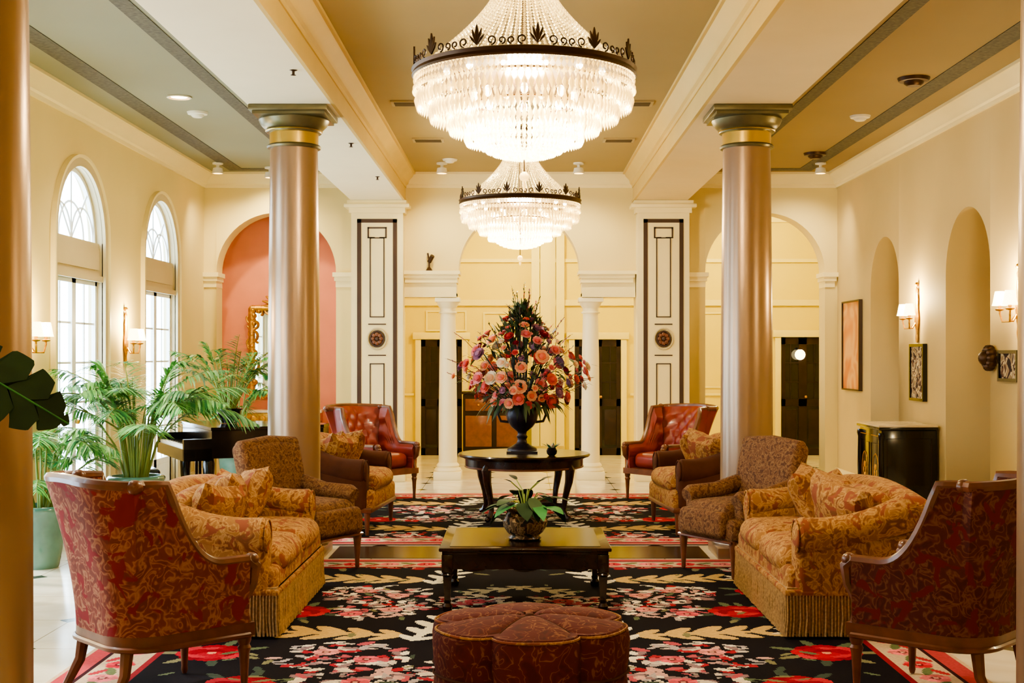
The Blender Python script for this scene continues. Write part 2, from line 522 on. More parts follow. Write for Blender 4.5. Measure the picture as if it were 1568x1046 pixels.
mb = MB()
mb.bx(XL, -2.35, 18.75, 18.85, 0, ZC, M_PINK)
mb.bx(-2.42, -2.35, 18.25, 18.75, 0, ZC, M_PINK)
mb.obj("wall_niche")
mb = MB()
mb.bx(-2.6, 6.6, HALL_Y, HALL_Y + .1, 0, ZC, M_HALL)
mb.bx(-2.6, -2.5, 18.86, HALL_Y, 0, ZC, M_HALL)
mb.bx(6.5, 6.6, 18.2, HALL_Y, 0, ZC, M_HALL)
mb.bx(XR + .72, 6.5, 18.1, 18.25, 0, ZC, M_HALL)
mb.obj("wall_hall")
mb = MB(); mb.bx(XL - .3, XR + .72, YF - .1, YF, 0, ZC, M_WALL); mb.obj("wall_front")

mb = MB()
hy = HALL_Y - .002
for (z0, z1, d) in ((2.56, 2.66, .05), (3.3, 3.36, .05), (3.98, 4.19, .12), (1.02, 1.06, .03), (0, .16, .03)):
    segs = [(-2.49, 6.49)] if z0 > 2.0 else [(-2.49, -1.80), (-.80, .78), (1.9, 4.3), (5.38, 6.49)]
    for a, b in segs: mb.bx(a, b, hy - d, hy, z0, z1, M_HTRIM)
for x in (.28, .70): mb.bx(x - .07, x + .07, hy - .12, hy, .16, 3.97, M_HTRIM)
mb.bx(.36, .62, hy - .06, hy, .16, 3.97, M_HTRIM)
for x in (2.2, 3.9): mb.bx(x - .06, x + .06, hy - .045, hy, .16, 3.97, M_HTRIM)
def hframe(x0, x1, z0, z1):
    for a, b, c, d in ((x0, x1, z0, z0 + .03), (x0, x1, z1 - .03, z1), (x0, x0 + .03, z0 + .03, z1 - .03), (x1 - .03, x1, z0 + .03, z1 - .03)):
        mb.bx(a, b, hy - .02, hy, c, d, M_HTRIM)
hframe(-.62, .12, 1.15, 2.45); hframe(-1.6, -.9, 2.12, 2.48); hframe(-2.35, -1.95, 1.15, 2.45); hframe(2.4, 3.7, 1.15, 2.45)
mb.obj("trim_hall")
def doorway(x0, x1, zt, name):
    d = MB()
    d.bx(x0, x1, hy - .03, hy - .005, 0, zt, M_PANE)
    for a, b in ((x0 - .1, x0), (x1, x1 + .1)): d.bx(a, b, hy - .07, hy - .005, 0, zt - .001, M_HTRIM, bev=.008)
    d.bx(x0 - .14, x1 + .14, hy - .09, hy - .005, zt, zt + .12, M_HTRIM, bev=.008)
    xm = (x0 + x1) / 2
    for xx in (x0 + .04, xm - .035, xm + .035, x1 - .04): d.bx(xx - .035, xx + .035, hy - .05, hy - .03, 0, zt, M_DOOR)
    for z in (.06, .9, zt - .06): d.bx(x0, x1, hy - .05, hy - .03, z - .06, z + .06, M_DOOR)
    for c_ in ((x0 + xm - .035) / 2, (x1 + xm + .035) / 2):
        d.bx(c_ - .1, c_ + .1, hy - .042, hy - .03, .18, .78, M_DOOR, bev=.005)
        d.bx(c_ - .008, c_ + .008, hy - .044, hy - .03, .96, zt - .12, M_DOOR)
        for z in (1.25, 1.58): d.bx(c_ - .15, c_ + .15, hy - .043, hy - .03, z - .008, z + .008, M_DOOR)
    d.sphere((xm + .05, hy - .07, 1.0), .025, M_GOLD)
    d.obj(name)
doorway(-1.68, -.98, 1.98, "door_1"); doorway(.95, 1.74, 1.98, "door_2"); doorway(4.48, 5.22, 2.02, "door_3")
d = MB()
xx = -.42; hw_ = .52
d.bx(xx - hw_, xx + hw_, hy - .55, hy - .13, .1, 1.06, M_DOOR, bev=.015)
d.bx(xx - hw_ - .03, xx + hw_ + .03, hy - .58, hy - .13, 1.06, 1.10, M_DOOR, bev=.01)
for a in (-.26, .26):
    d.bx(xx + a - .22, xx + a + .22, hy - .565, hy - .55, .18, .70, M_WOOD, bev=.006)
    d.bx(xx + a - .22, xx + a + .22, hy - .565, hy - .55, .78, .98, M_WOOD, bev=.006)
    d.sphere((xx + a, hy - .58, .88), .018, M_GOLD)
for a in (-.46, .46):
    for b in (-.5, -.18): d.tube([(xx + a, hy + b, .12), (xx + a, hy + b, 0)], [.035, .025], M_DOOR)
d.obj("hall_sideboard")

mb = MB()
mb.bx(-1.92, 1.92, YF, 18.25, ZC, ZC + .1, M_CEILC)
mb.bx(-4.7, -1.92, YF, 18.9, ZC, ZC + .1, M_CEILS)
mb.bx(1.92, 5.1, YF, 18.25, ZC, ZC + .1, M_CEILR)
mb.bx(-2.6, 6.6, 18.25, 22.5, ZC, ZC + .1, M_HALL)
mb.bx(5.1, 6.6, 18.0, 18.25, ZC, ZC + .1, M_HALL)
mb.obj("ceiling")
mb = MB()
for sgn, xw in ((-1, -XL), (1, XR)):
    for a, b in ((xw - .62, xw - .42), (2.74, 2.88)):
        xa, xb = (a, b) if sgn > 0 else (-b, -a)
        mb.bx(xa, xb, YF, YB - .3, ZC - .006, ZC - .001, M_BAND)
    xa, xb = (2.88, xw - .62) if sgn > 0 else (-(xw - .62), -2.88)
    mb.bx(xa, xb, YB - .5, YB - .3, ZC - .006, ZC - .001, M_BAND)
mb.obj("trim_ceiling_bands")

CR = [(0, 0), (0, -.20), (.025, -.20), (.03, -.165), (.055, -.15), (.07, -.10), (.12, -.06), (.135, -.03), (.16, -.03), (.16, 0)]
for i, sx in enumerate((-1, 1)):
    mb = MB()
    x0, x1 = (-2.27, -1.57) if sx < 0 else (1.57, 2.27)
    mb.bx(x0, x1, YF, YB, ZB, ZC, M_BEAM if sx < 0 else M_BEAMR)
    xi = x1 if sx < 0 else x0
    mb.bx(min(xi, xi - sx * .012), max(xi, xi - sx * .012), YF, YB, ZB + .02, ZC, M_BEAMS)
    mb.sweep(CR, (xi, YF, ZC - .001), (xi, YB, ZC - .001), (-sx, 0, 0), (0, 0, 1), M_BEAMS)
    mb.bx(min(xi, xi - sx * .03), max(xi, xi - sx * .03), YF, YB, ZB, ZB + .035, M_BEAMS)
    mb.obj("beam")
mb = MB(); mb.sweep(CR, (XL, YF, ZC), (XL, YB, ZC), (1, 0, 0), (0, 0, 1), M_TRIM); mb.obj("trim_1")
mb = MB(); mb.sweep(CR, (XR, YF, ZC), (XR, YB, ZC), (-1, 0, 0), (0, 0, 1), M_TRIM); mb.obj("trim_2")
mb = MB()
for a, b in ((XL, -2.27), (-1.57, 1.57), (2.27, XR)):
    mb.sweep(CR, (a, YB, ZC), (b, YB, ZC), (0, -1, 0), (0, 0, 1), M_TRIM)
mb.obj("trim_3")

mb = MB()
impost(mb, -4.31, -4.16, YB, YB + .35, 2.64, 2.84)
impost(mb, -2.50, -2.30, YB, YB + .35, 2.64, 2.84)
impost(mb, 2.32, 2.54, YB, YB + .35, 2.64, 2.84)
impost(mb, 4.20, 4.31, YB, YB + .35, 2.64, 2.84)
mb.obj("trim_imposts")

def arch_trim(mb, mp, c, r, sp, w, d, mat, legs=0.0, n=28):
    inner = ([(c - r, sp - legs)] if legs else []) + [(c - r * math.cos(pi * i / n), sp + r * math.sin(pi * i / n)) for i in range(n + 1)] + ([(c + r, sp - legs)] if legs else [])
    R2 = r + w
    outer = ([(c - R2, sp - legs)] if legs else []) + [(c - R2 * math.cos(pi * i / n), sp + R2 * math.sin(pi * i / n)) for i in range(n + 1)] + ([(c + R2, sp - legs)] if legs else [])
    for i in range(len(inner) - 1):
        a, b, e, f = inner[i], inner[i + 1], outer[i + 1], outer[i]
        vs = [mp(a[0], a[1], -d), mp(b[0], b[1], -d), mp(e[0], e[1], -d), mp(f[0], f[1], -d), mp(a[0], a[1], .01), mp(b[0], b[1], .01), mp(e[0], e[1], .01), mp(f[0], f[1], .01)]
        mb.add(vs, [(0, 1, 2, 3), (0, 4, 5, 1), (3, 2, 6, 7), (0, 3, 7, 4), (1, 5, 6, 2)], mat)

mpl = lambda s_, z, t: (XL - t, s_, z)
def window(c, idx):
    mb = MB()
    r = WHW
    arch_trim(mb, mpl, c, r, WSP, .11, .03, M_FRAME, legs=WSP)
    arch_trim(mb, mpl, c, r + .085, WSP, .03, .05, M_TRIM, legs=WSP)
    def mbox(s0, s1, z0, z1, t0=.06, t1=.10, m=M_MUNT): mb.bx(XL - t1, XL - t0, s0, s1, z0, z1, m)
    arch_trim(mb, lambda s_, z, t: (XL - .10 - t, s_, z), c, r - .045, WSP, .045, .03, M_MUNT)
    mbox(c - r, c + r, WSP - .06, WSP, .04, .12, M_FRAME)
    mbox(c - r, c + r, 2.50, WSP - .06, .03, .12, M_FRAME)
    mb.bx(XL - .03, XL, c - r, c + r, 2.46, 2.52, M_FRAME)
    mb.bx(XL - .03, XL - .015, c - r + .08, c + r - .08, 2.58, 2.74, M_FRAME)
    def marc(cx, rr, a0, a1, n=14):
        pts = []
        for i in range(n + 1):
            a = a0 + (a1 - a0) * i / n
            s_, z = cx + rr * math.cos(a), WSP + rr * math.sin(a)
            if (s_ - c) ** 2 + (z - WSP) ** 2 < (r - .03) ** 2 and z >= WSP - .001: pts.append((XL - .09, s_, z))
        if len(pts) > 1: mb.tube(pts, .012, M_MUNT, seg=4)
    R1 = r - .04
    marc(c, R1 * .55, 0, pi)
    for k in (-1, 1): marc(c + k * R1 * .5, R1 * .5, 0, pi)
    for a in (45, 90, 135):
        a = math.radians(a)
        mb.tube([(XL - .09, c, WSP), (XL - .09, c + R1 * math.cos(a), WSP + R1 * math.sin(a))], .011, M_MUNT, seg=4)
    for k in (-1, 1):
        s0, s1 = (c - r, c) if k < 0 else (c, c + r)
        w = .055
        mbox(s0, s0 + w, .02, 2.5); mbox(s1 - w, s1, .02, 2.5)
        mbox(s0, s1, 2.42, 2.5); mbox(s0, s1, .02, .45)
        mb.bx(XL - .06, XL - .05, s0 + .12, s1 - .12, .12, .38, M_MUNT)
        sm = (s0 + s1) / 2
        mbox(sm - .010, sm + .010, .45, 2.42, .075, .09)
        for j in range(1, 5):
            z = .45 + 1.97 * j / 5
            mbox(s0, s1, z - .010, z + .010, .075, .09)
    mb.sphere((XL - .04, c + .05, 1.05), .025, M_GOLD)
    g = [(XL - .08, c - r, .45), (XL - .08, c + r, .45), (XL - .08, c + r, 2.45), (XL - .08, c - r, 2.45)]
    mb.add(g, [(0, 1, 2, 3)], M_GLASS)
    P = [(XL - .08, c - r * math.cos(pi * i / 20), WSP + r * math.sin(pi * i / 20)) for i in range(21)]
    mb.add(P, [tuple(range(21))], M_GLASS)
    mb.obj("window_%d" % idx)
    L = bpy.data.lights.new("window_portal_data", 'AREA'); L.shape = 'RECTANGLE'; L.size = 3.6; L.size_y = 1.45
    L.cycles.is_portal = True
    o = bpy.data.objects.new("window_%d_portal" % idx, L)
    o.location = (XL - .25, c, 1.8); o.rotation_euler = (0, -pi / 2, 0)
    scn.collection.objects.link(o)
for i, c in enumerate(WC): window(c, i + 1)

edges = [YF] + sum([[c - WHW - .13, c + WHW + .13] for c in WC], []) + [YB]
m = MB()
for a, b in zip(edges[::2], edges[1::2]): m.bx(XL, XL + .025, a, b, 0, .17, M_TRIM)
m.obj("baseboard_left")
edges = [YF] + sum([[c - w, c + w] for c, w in sorted(NC)], []) + [YB]
m = MB()
for a, b in zip(edges[::2], edges[1::2]): m.bx(XR - .025, XR, a, b, 0, .17, M_TRIM)
m.obj("baseboard_right")

def pilaster():
    m = MB()
    w = .70; y = -.25; top = ZB
    m.bx(-w / 2, w / 2, y, -.002, 0, top - .16, M_TRIM)
    m.bx(-w / 2 - .05, w / 2 + .05, y - .05, -.002, top - .07, top - .002, M_TRIM)
    m.bx(-w / 2 - .09, w / 2 + .09, y - .09, -.002, top - .10, top - .05, M_TRIM, bev=.01)
    m.bx(-w / 2 - .03, w / 2 + .03, y - .03, -.002, top - .17, top - .10, M_TRIM)
    m.bx(-w / 2 - .03, w / 2 + .03, y - .03, -.002, 0, .22, M_TRIM, bev=.01)
    f = y - .004
    def ln(x0, x1, z0, z1): m.bx(x0, x1, f - .004, y + .01, z0, z1, M_DARKLINE)
    ln(-.27, -.215, .22, 3.55); ln(.215, .27, .22, 3.55)
    ln(-.27, .27, 3.50, 3.55)
    t = .014
    def rect(x0, x1, z0, z1):
        ln(x0, x0 + t, z0, z1); ln(x1 - t, x1, z0, z1); ln(x0, x1, z0, z0 + t); ln(x0, x1, z1 - t, z1)
    rect(-.10, .10, 2.22, 3.30)
    ln(-.13, .13, 3.42, 3.44); ln(-.13, -.11, 3.29, 3.44); ln(.11, .13, 3.29, 3.44); ln(-.13, -.03, 3.29, 3.305); ln(.03, .13, 3.29, 3.305)
    rect(-.10, .10, .5, 1.6)
    for (rr, rt, mt) in ((.125, .012, M_FRAME), (.09, .015, M_DARKLINE)):
        m.tube([(rr * math.cos(2 * pi * i / 24), f - .01, 1.93 + rr * math.sin(2 * pi * i / 24) * 1.12) for i in range(25)], rt, mt, seg=6)
    for k in range(8):
        a = 2 * pi * k / 8
        m.sphere((.055 * math.cos(a), f - .015, 1.93 + .06 * math.sin(a)), (.03, .02, .03), M_WOOD, seg=8, ring=6)
    m.sphere((0, f - .02, 1.93), .03, M_DARKLINE, seg=8, ring=6)
    m.bx(-.12, .12, f - .006, y, 1.70, 1.715, M_DARKLINE); m.bx(-.12, .12, f - .006, y, 2.12, 2.135, M_DARKLINE)
    return m.obj("pilaster", loc=(-1.92, YB, 0))
p = pilaster(); dup(p, (1.95, YB, 0))

def column():
    m = MB()
    ztop = ZB - .001
    m.bx(-.33, .33, -.33, .33, ztop - .05, ztop, M_CAP, bev=.008)
    m.bx(-.30, .30, -.30, .30, ztop - .075, ztop - .045, M_CAP)
    m.lathe([(.202, 3.468), (.224, 3.472), (.232, 3.487), (.222, 3.50), (.206, 3.505)], M_CAP, seg=48)
    m.lathe([(.206, 3.50), (.208, 3.60)], M_CAPG, seg=48)
    m.lathe([(.207, 3.60), (.232, 3.605), (.24, 3.62), (.232, 3.632), (.25, 3.64), (.28, 3.67), (.30, 3.71), (.295, 3.726)], M_CAP, seg=48)
    m.lathe([(.234, 3.612), (.244, 3.62), (.234, 3.628)], M_CAPG, seg=48)
    m.lathe([(.225, .26), (.222, 1.2), (.216, 2.2), (.206, 3.2), (.201, 3.475)], M_COL, seg=64)
    m.lathe([(.29, .08), (.30, .11), (.29, .15), (.265, .165), (.26, .19), (.275, .21), (.265, .235), (.235, .25), (.225, .27)], M_COL, seg=48)
    m.bx(-.29, .29, -.29, .29, 0, .09, M_COL, bev=.008)
    return m.obj("column", loc=(-1.93, 11.2, 0), angle=30)
c0 = column()
dup(c0, (1.95, 11.2, 0)); dup(c0, (-1.93, 4.55, 0)); dup(c0, (1.97, 4.55, 0))

def small_column():
    m = MB()
    m.bx(-.17, .17, -.17, .17, 2.44, 2.5, M_WHITECOL, bev=.006)
    m.lathe([(.105, 2.28), (.125, 2.285), (.13, 2.30), (.11, 2.31), (.11, 2.36), (.14, 2.40), (.155, 2.44)], M_WHITECOL, seg=32)
    m.lathe([(.128, .22), (.126, .9), (.118, 1.7), (.105, 2.29)], M_WHITECOL, seg=40)
    m.lathe([(.18, .1), (.19, .125), (.175, .155), (.15, .165), (.16, .19), (.145, .215), (.128, .23)], M_WHITECOL, seg=32)
    m.bx(-.19, .19, -.19, .19, 0, .11, M_WHITECOL, bev=.006)
    return m.obj("arcade_column", loc=(-.985, YB + .15, 0))
s0 = small_column(); dup(s0, (.985, YB + .15, 0))

# ------------------------------------------------------------------ RUGS
def rug(name, hw, y0, y1, seed, cell=0.0125):
    nx = int(2 * hw / cell); ny = int((y1 - y0) / cell)
    if nx % 2: nx += 1
    C = np.zeros((ny, nx, 3), dtype=np.float32)
    C[:] = lin((20, 15, 22))[:3]
    xs = (np.arange(nx) + .5) * (2 * hw / nx) - hw
    ys = (np.arange(ny) + .5) * ((y1 - y0) / ny)
    X, Y = np.meshgrid(xs, ys)
    rr = random.Random(seed)
    rg = np.random.RandomState(seed)
    def ell(cx, cy, a, b, ang, col):
        R_ = max(a, b)
        i0 = max(0, int((cx - R_ + hw) / (2 * hw) * nx)); i1 = min(nx, int((cx + R_ + hw) / (2 * hw) * nx) + 2)
        j0 = max(0, int((cy - R_) / (y1 - y0) * ny)); j1 = min(ny, int((cy + R_) / (y1 - y0) * ny) + 2)
        if i1 <= i0 or j1 <= j0: return
        dx = X[j0:j1, i0:i1] - cx; dy = Y[j0:j1, i0:i1] - cy
        ca, sa = math.cos(ang), math.sin(ang)
        u = (dx * ca + dy * sa) / a; w = (-dx * sa + dy * ca) / b
        C[j0:j1, i0:i1][(u * u + w * w) < 1] = lin(col)[:3]
    PET = [(222, 206, 180), (200, 156, 146), (176, 80, 92), (170, 158, 158), (230, 218, 196), (158, 36, 52), (136, 110, 116), (204, 190, 174)]
    LEAF = [(92, 104, 80), (120, 118, 88), (64, 76, 66)]
    def petals(cx, cy, r, n):
        for _ in range(n):
            a = rr.uniform(0, 2 * pi); d = r * math.sqrt(rr.random())
            ell(cx + d * math.cos(a), cy + d * math.sin(a), rr.uniform(.04, .07), rr.uniform(.02, .035), rr.uniform(0, pi), rr.choice(PET))
        for _ in range(int(n * .4)):
            a = rr.uniform(0, 2 * pi); d = r * math.sqrt(rr.random())
            ell(cx + d * math.cos(a), cy + d * math.sin(a), rr.uniform(.03, .05), rr.uniform(.012, .02), rr.uniform(0, pi), (22, 16, 22))
    def smallrose(cx, cy, r, col):
        for k in range(6):
            a = k * pi / 3 + rr.random() * .3
            ell(cx + r * .6 * math.cos(a), cy + r * .6 * math.sin(a), r * .5, r * .36, a + pi / 2, col if k % 2 else tuple(min(255, int(q * 1.12 + 10)) for q in col))
        ell(cx, cy, r * .35, r * .35, 0, tuple(int(q * .6) for q in col))
        ell(cx, cy, r * .18, r * .18, 0, (220, 160, 140))
    def leaf(cx, cy, ang, L, col): ell(cx, cy, L / 2, L / 6, ang, col)
    def acanth(cx, cy, ang, L, col, n=5):
        ell(cx, cy, L * .5, L * .05, ang, col)
        for k in range(n):
            t = -0.45 + .85 * k / (n - 1)
            ll = L * .3 * (1 - .5 * abs(t))
            px, py = cx + math.cos(ang) * L * t, cy + math.sin(ang) * L * t
            for sg in (-1, 1):
                a = ang + sg * .75
                ell(px + math.cos(a) * ll * .5, py + math.sin(a) * ll * .5, ll * .6, ll * .22, a, col)
    def bigrose(cx, cy, r):
        for k in range(7):
            a = k * 2 * pi / 7
            leaf(cx + r * 1.2 * math.cos(a), cy + r * 1.2 * math.sin(a), a, r * .9, rr.choice(LEAF))
        cols = [(130, 14, 30), (172, 26, 46), (190, 48, 64), (148, 18, 36)]
        for ring, k in ((.75, 8), (.45, 6), (.15, 3)):
            for q in range(k):
                a = q * 2 * pi / k + ring * 3
                ell(cx + r * ring * math.cos(a), cy + r * ring * math.sin(a), r * .36, r * .26, a + pi / 2, cols[(q + k) % 4])
        ell(cx, cy, r * .13, r * .13, 0, (226, 150, 120))
    H = y1 - y0
    step = 2.3
    ncy = max(1, int(round(H / step)))
    for j in range(ncy):
        yc = H * (j + .5) / ncy
        acanth(1.1, yc + .0, .15, .85, (200, 166, 104), 5)
        acanth(.56, yc + .12, 1.8, .7, (226, 216, 188), 4)
        acanth(1.85, yc + .0, 2.9, .5, (214, 198, 164), 4)
        acanth(.17, yc + .62, .7, .5, (226, 216, 188), 4)
        acanth(.17, yc - .45, -.5, .5, (190, 178, 144), 4)
        bigrose(1.45, yc + .68, .2); bigrose(1.75, yc - .52, .2)
        petals(.95, yc + .72, .30, 60); petals(1.0, yc - .62, .38, 84); petals(.3, yc - .9, .26, 44); petals(1.85, yc + .45, .22, 32); petals(.55, yc + .95, .2, 26)
        for (a, b) in ((.85, .75), (1.1, .6), (1.1, -.5), (.85, -.68), (.3, -.9), (1.9, .42)):
            smallrose(a, yc + b, .085, rr.choice([(190, 80, 92), (150, 26, 46), (200, 126, 122)]))
        for _ in range(26):
            leaf(rr.uniform(.1, hw - .4), yc + rr.uniform(-1.1, 1.1), rr.uniform(0, pi), rr.uniform(.08, .14), rr.choice(LEAF))
    d = np.minimum(np.minimum(hw - np.abs(X), Y), H - Y)
    C[d < .42] = lin((196, 172, 144))[:3]
    C[(d < .42) & (d > .385)] = lin((140, 36, 46))[:3]
    C[d < .12] = lin((176, 66, 72))[:3]
    C[(d < .145) & (d >= .12)] = lin((56, 22, 28))[:3]
    C[d < .03] = lin((200, 170, 138))[:3]
    for k in range(int(hw / .3) + 1):
        for yy in (.265, H - .265):
            x = .15 + k * .3
            if x > hw - .15: continue
            smallrose(x, yy, .085, [(190, 46, 62), (210, 110, 114)][k % 2]); leaf(x + .15, yy + .03, .6, .16, (100, 112, 76)); leaf(x + .13, yy - .05, -.6, .14, (170, 50, 60))
    for k in range(int(H / .3)):
        y = .3 + k * .3
        if y < H - .2:
            smallrose(hw - .265, y, .085, [(190, 46, 62), (210, 110, 114)][k % 2]); leaf(hw - .26, y + .15, 1.2, .18, (100, 112, 76)); leaf(hw - .2, y + .13, 2.0, .14, (170, 50, 60))
    h2 = nx // 2
    C[:, :h2] = C[:, h2:][:, ::-1]
    C *= (0.9 + .2 * rg.rand(ny, nx, 1)).astype(np.float32)
    gx = np.linspace(-hw, hw, nx + 1); gy = np.linspace(y0, y1, ny + 1)
    GX, GY = np.meshgrid(gx, gy)
    V = np.stack([GX.ravel(), GY.ravel(), np.full(GX.size, .010)], 1)
    ii = np.arange(nx * ny); r_ = ii // nx; c_ = ii % nx
    a = r_ * (nx + 1) + c_
    F = np.stack([a, a + 1, a + nx + 2, a + nx + 1], 1)
    nv = len(V)
    bot = np.array([(-hw, y0, .001), (hw, y0, .001), (hw, y1, .001), (-hw, y1, .001)])
    V = np.vstack([V, bot])
    me = bpy.data.meshes.new(name)
    me.vertices.add(len(V)); me.vertices.foreach_set("co", V.astype(np.float32).ravel())
    cor = [0, nx, (ny + 1) * (nx + 1) - 1, ny * (nx + 1)]
    extra = [(nv, nv + 1, cor[1], cor[0]), (nv + 1, nv + 2, cor[2], cor[1]), (nv + 2, nv + 3, cor[3], cor[2]), (nv + 3, nv, cor[0], cor[3])]
    F = np.vstack([F, np.array(extra)])
    me.loops.add(F.size); me.loops.foreach_set("vertex_index", F.ravel().astype(np.int32))
    me.polygons.add(len(F))
    me.polygons.foreach_set("loop_start", (np.arange(len(F)) * 4).astype(np.int32))
    me.update(calc_edges=True)
    at = me.color_attributes.new("Col", 'FLOAT_COLOR', 'CORNER')
    cols = np.ones((len(F), 4, 4), dtype=np.float32)
    cols[:nx * ny, :, :3] = C.reshape(-1, 1, 3)
    cols[nx * ny:, :, :3] = (.1, .05, .05)
    at.data.foreach_set("color", cols.ravel())
    me.materials.append(M_RUG)
    o = bpy.data.objects.new(name, me); scn.collection.objects.link(o)
    return o
rug("floral_rug", 2.45, 5.05, 10.86, 3)
rug("floral_rug", 2.3, 11.72, 16.05, 9)
mb = MB(); mb.bx(-1.6, 1.6, 10.95, 11.64, 0.0005, .004, solid("dark_stone_inlay", (52, 38, 30), .2, var=.3, vs=5)); mb.obj("floor_inlay_border")

# ------------------------------------------------------------------ CHANDELIERS
def chandelier():
    m = MB()
    R0 = .655
    m.lathe([(R0 - .02, -.028), (R0 + .006, -.028), (R0 + .016, -.018), (R0 + .008, 0), (R0 + .018, .018), (R0 + .0, .026), (R0 - .02, .026), (R0 - .02, -.028)], M_BRONZE, seg=72)
    def leafshape(cx, cz, ang, L, W, M):
        pts = [(0, 0), (W * .5, L * .3), (W, L * .6), (W * .5, L * .85), (0, L), (-W * .5, L * .85), (-W, L * .6), (-W * .5, L * .3)]
        ca, sa = math.cos(ang), math.sin(ang)
        vs = [(cx + x * ca + z * sa, -.005, cz - x * sa + z * ca) for x, z in pts] + [(cx + x * ca + z * sa, .005, cz - x * sa + z * ca) for x, z in pts]
        n = 8
        fs = [tuple(range(n)), tuple(reversed(range(n, 2 * n)))] + [(i, (i + 1) % n, n + (i + 1) % n, n + i) for i in range(n)]
        m.add(vs, fs, M_BRONZE, M)
    NP = 12
    for k in range(NP):
        a = 2 * pi * k / NP + .11
        M = TM((R0 * math.cos(a), R0 * math.sin(a), .026), rz=a + pi / 2)
        for ang, L, W in ((0, .12, .011), (.30, .10, .008), (-.30, .10, .008), (.65, .075, .007), (-.65, .075, .007)): leafshape(0, .005, ang, L, W, M)
        for sg in (-1, 1):
            for (b0, rad, zz) in ((.085, .027, .03), (.145, .021, .026)):
                pts = []
                for i in range(15):
                    th = -.5 * pi + i / 14 * 2.1 * pi
                    q = rad * (1 - .55 * i / 14)
                    b = a + sg * (b0 + q * math.cos(th)) / R0
                    pts.append((R0 * math.cos(b), R0 * math.sin(b), .026 + zz + q * math.sin(th)))
                m.tube(pts, .0048, M_BRONZE, seg=5)
    def tier(r, z0, z1, nst, mat, rows, rad=.0105):
        for k in range(nst):
            a = 2 * pi * k / nst
            h = (z0 - z1) / rows
            for j in range(rows):
                m.octa((r * math.cos(a), r * math.sin(a), z0 - h * (j + .5)), rad * (1 if j < rows - 1 else 1.25), h * .5, mat)
    def bead_ring(r, z, n, mat, rad=.010):
        for k in range(n):
            a = 2 * pi * k / n
            m.octa((r * math.cos(a), r * math.sin(a), z), rad, rad, mat)
    tier(.652, -.03, -.115, 120, M_CRYS, 2)
    tier(.640, -.115, -.225, 104, M_CRYS, 1, .013)
    bead_ring(.660, -.115, 150, M_CRYSM, .008)
    bead_ring(.655, -.03, 150, M_CRYSM, .008)
    tier(.575, -.06, -.185, 96, M_CRYSM, 2)
    tier(.560, -.185, -.295, 92, M_CRYS, 1, .013)
    bead_ring(.580, -.185, 130, M_CRYSM, .008)
    tier(.455, -.14, -.27, 84, M_CRYSM, 2)
    tier(.445, -.27, -.365, 84, M_CRYSM, 1, .013)
    tier(.345, -.20, -.43, 76, M_CRYSW, 4)
    for k in range(56):
        a = 2 * pi * k / 56
        for j in range(9):
            t = j / 8
            r = .30 * math.cos(t * pi / 2 * .93); z = -.36 - .135 * math.sin(t * pi / 2)
            m.octa((r * math.cos(a), r * math.sin(a), z), .012, .02, M_CRYSW)
    for k in range(64):
        a = 2 * pi * k / 64
        n = 32
        for j in range(n):
            t = j / (n - 1)
            r = .60 * (1 - t) ** 1.5 * .72 + .60 * .28 * (1 - t) + .155 * t
            z = .04 + .50 * t
            m.octa((r * math.cos(a), r * math.sin(a), z), .0095, .012, M_CRYSR)
    m.lathe([(.15, .53), (.175, .535), (.18, .56), (.165, .58), (.15, .58), (.15, .53)], M_BRONZE, seg=32)
    for k in range(28):
        a = 2 * pi * k / 28
        for j in range(8):
            t = j / 7
            r = .16 * (1 - t) + .06 * t + .03 * math.sin(t * pi)
            m.octa((r * math.cos(a), r * math.sin(a), .57 + .17 * t), .008, .013, M_CRYSR)
    m.lathe([(.01, -.50), (.012, .76)], M_BRONZE, seg=10)
    m.lathe([(.001, .70), (.03, .72), (.04, .76), (.08, .79), (.09, .819)], M_BRONZE, seg=24)
    m.tube([(0, 0, -.49), (0, 0, -.58)], .004, M_BRONZE, seg=6)
    m.sphere((0, 0, -.61), .03, M_CRYS, seg=10, ring=8)
    m.octa((0, 0, -.665), .014, .03, M_CRYS)
    for r, n, z in ((.50, 14, -.02), (.3, 8, -.14)):
        m.tube([(r * math.cos(2 * pi * i / 40), r * math.sin(2 * pi * i / 40), z - .04) for i in range(41)], .008, M_BRONZE, seg=5)
        for k in range(n):
            a = 2 * pi * k / n
            m.sphere((r * math.cos(a), r * math.sin(a), z), (.022, .022, .035), M_BULB, seg=8, ring=6)
    for k in range(6):
        a = 2 * pi * k / 6
        m.tube([(0, 0, .0), (.64 * math.cos(a), .64 * math.sin(a), 0)], .007, M_BRONZE, seg=5)
    return m.obj("chandelier", loc=(0.03, 7.8, 3.38))
ch = chandelier(); ch2 = dup(ch, (0.01, 14.3, 3.38), .2); ch_added = dup(ch, (0.0, 1.1, 3.38), .1)  # third chandelier is out of view, added to light the foreground

def light(name, kind, loc, energy, col=(1, .8, .52), size=.1, rot=None, spot=None, blend=.6, sy=None):
    L = bpy.data.lights.new(name, kind)
    L.energy = energy; L.color = col
    if kind == 'POINT': L.shadow_soft_size = size
    if kind == 'SPOT':
        L.shadow_soft_size = size; L.spot_size = spot; L.spot_blend = blend
    o = bpy.data.objects.new(name, L); o.location = loc
    if rot: o.rotation_euler = rot
    scn.collection.objects.link(o)
    return o
WARM = (1, .83, .53)
K = 1.15
for (x, y, e) in ((.03, 7.8, 310 * K), (.01, 14.3, 350 * K), (0, 1.1, 220 * K)):  # last entry lights the added chandelier above the camera
    light("chandelier_bulbs_light", 'POINT', (x, y, 3.25), e, WARM, .12)
    light("chandelier_upper_light", 'POINT', (x, y, 3.48), e * .25, WARM, .08)

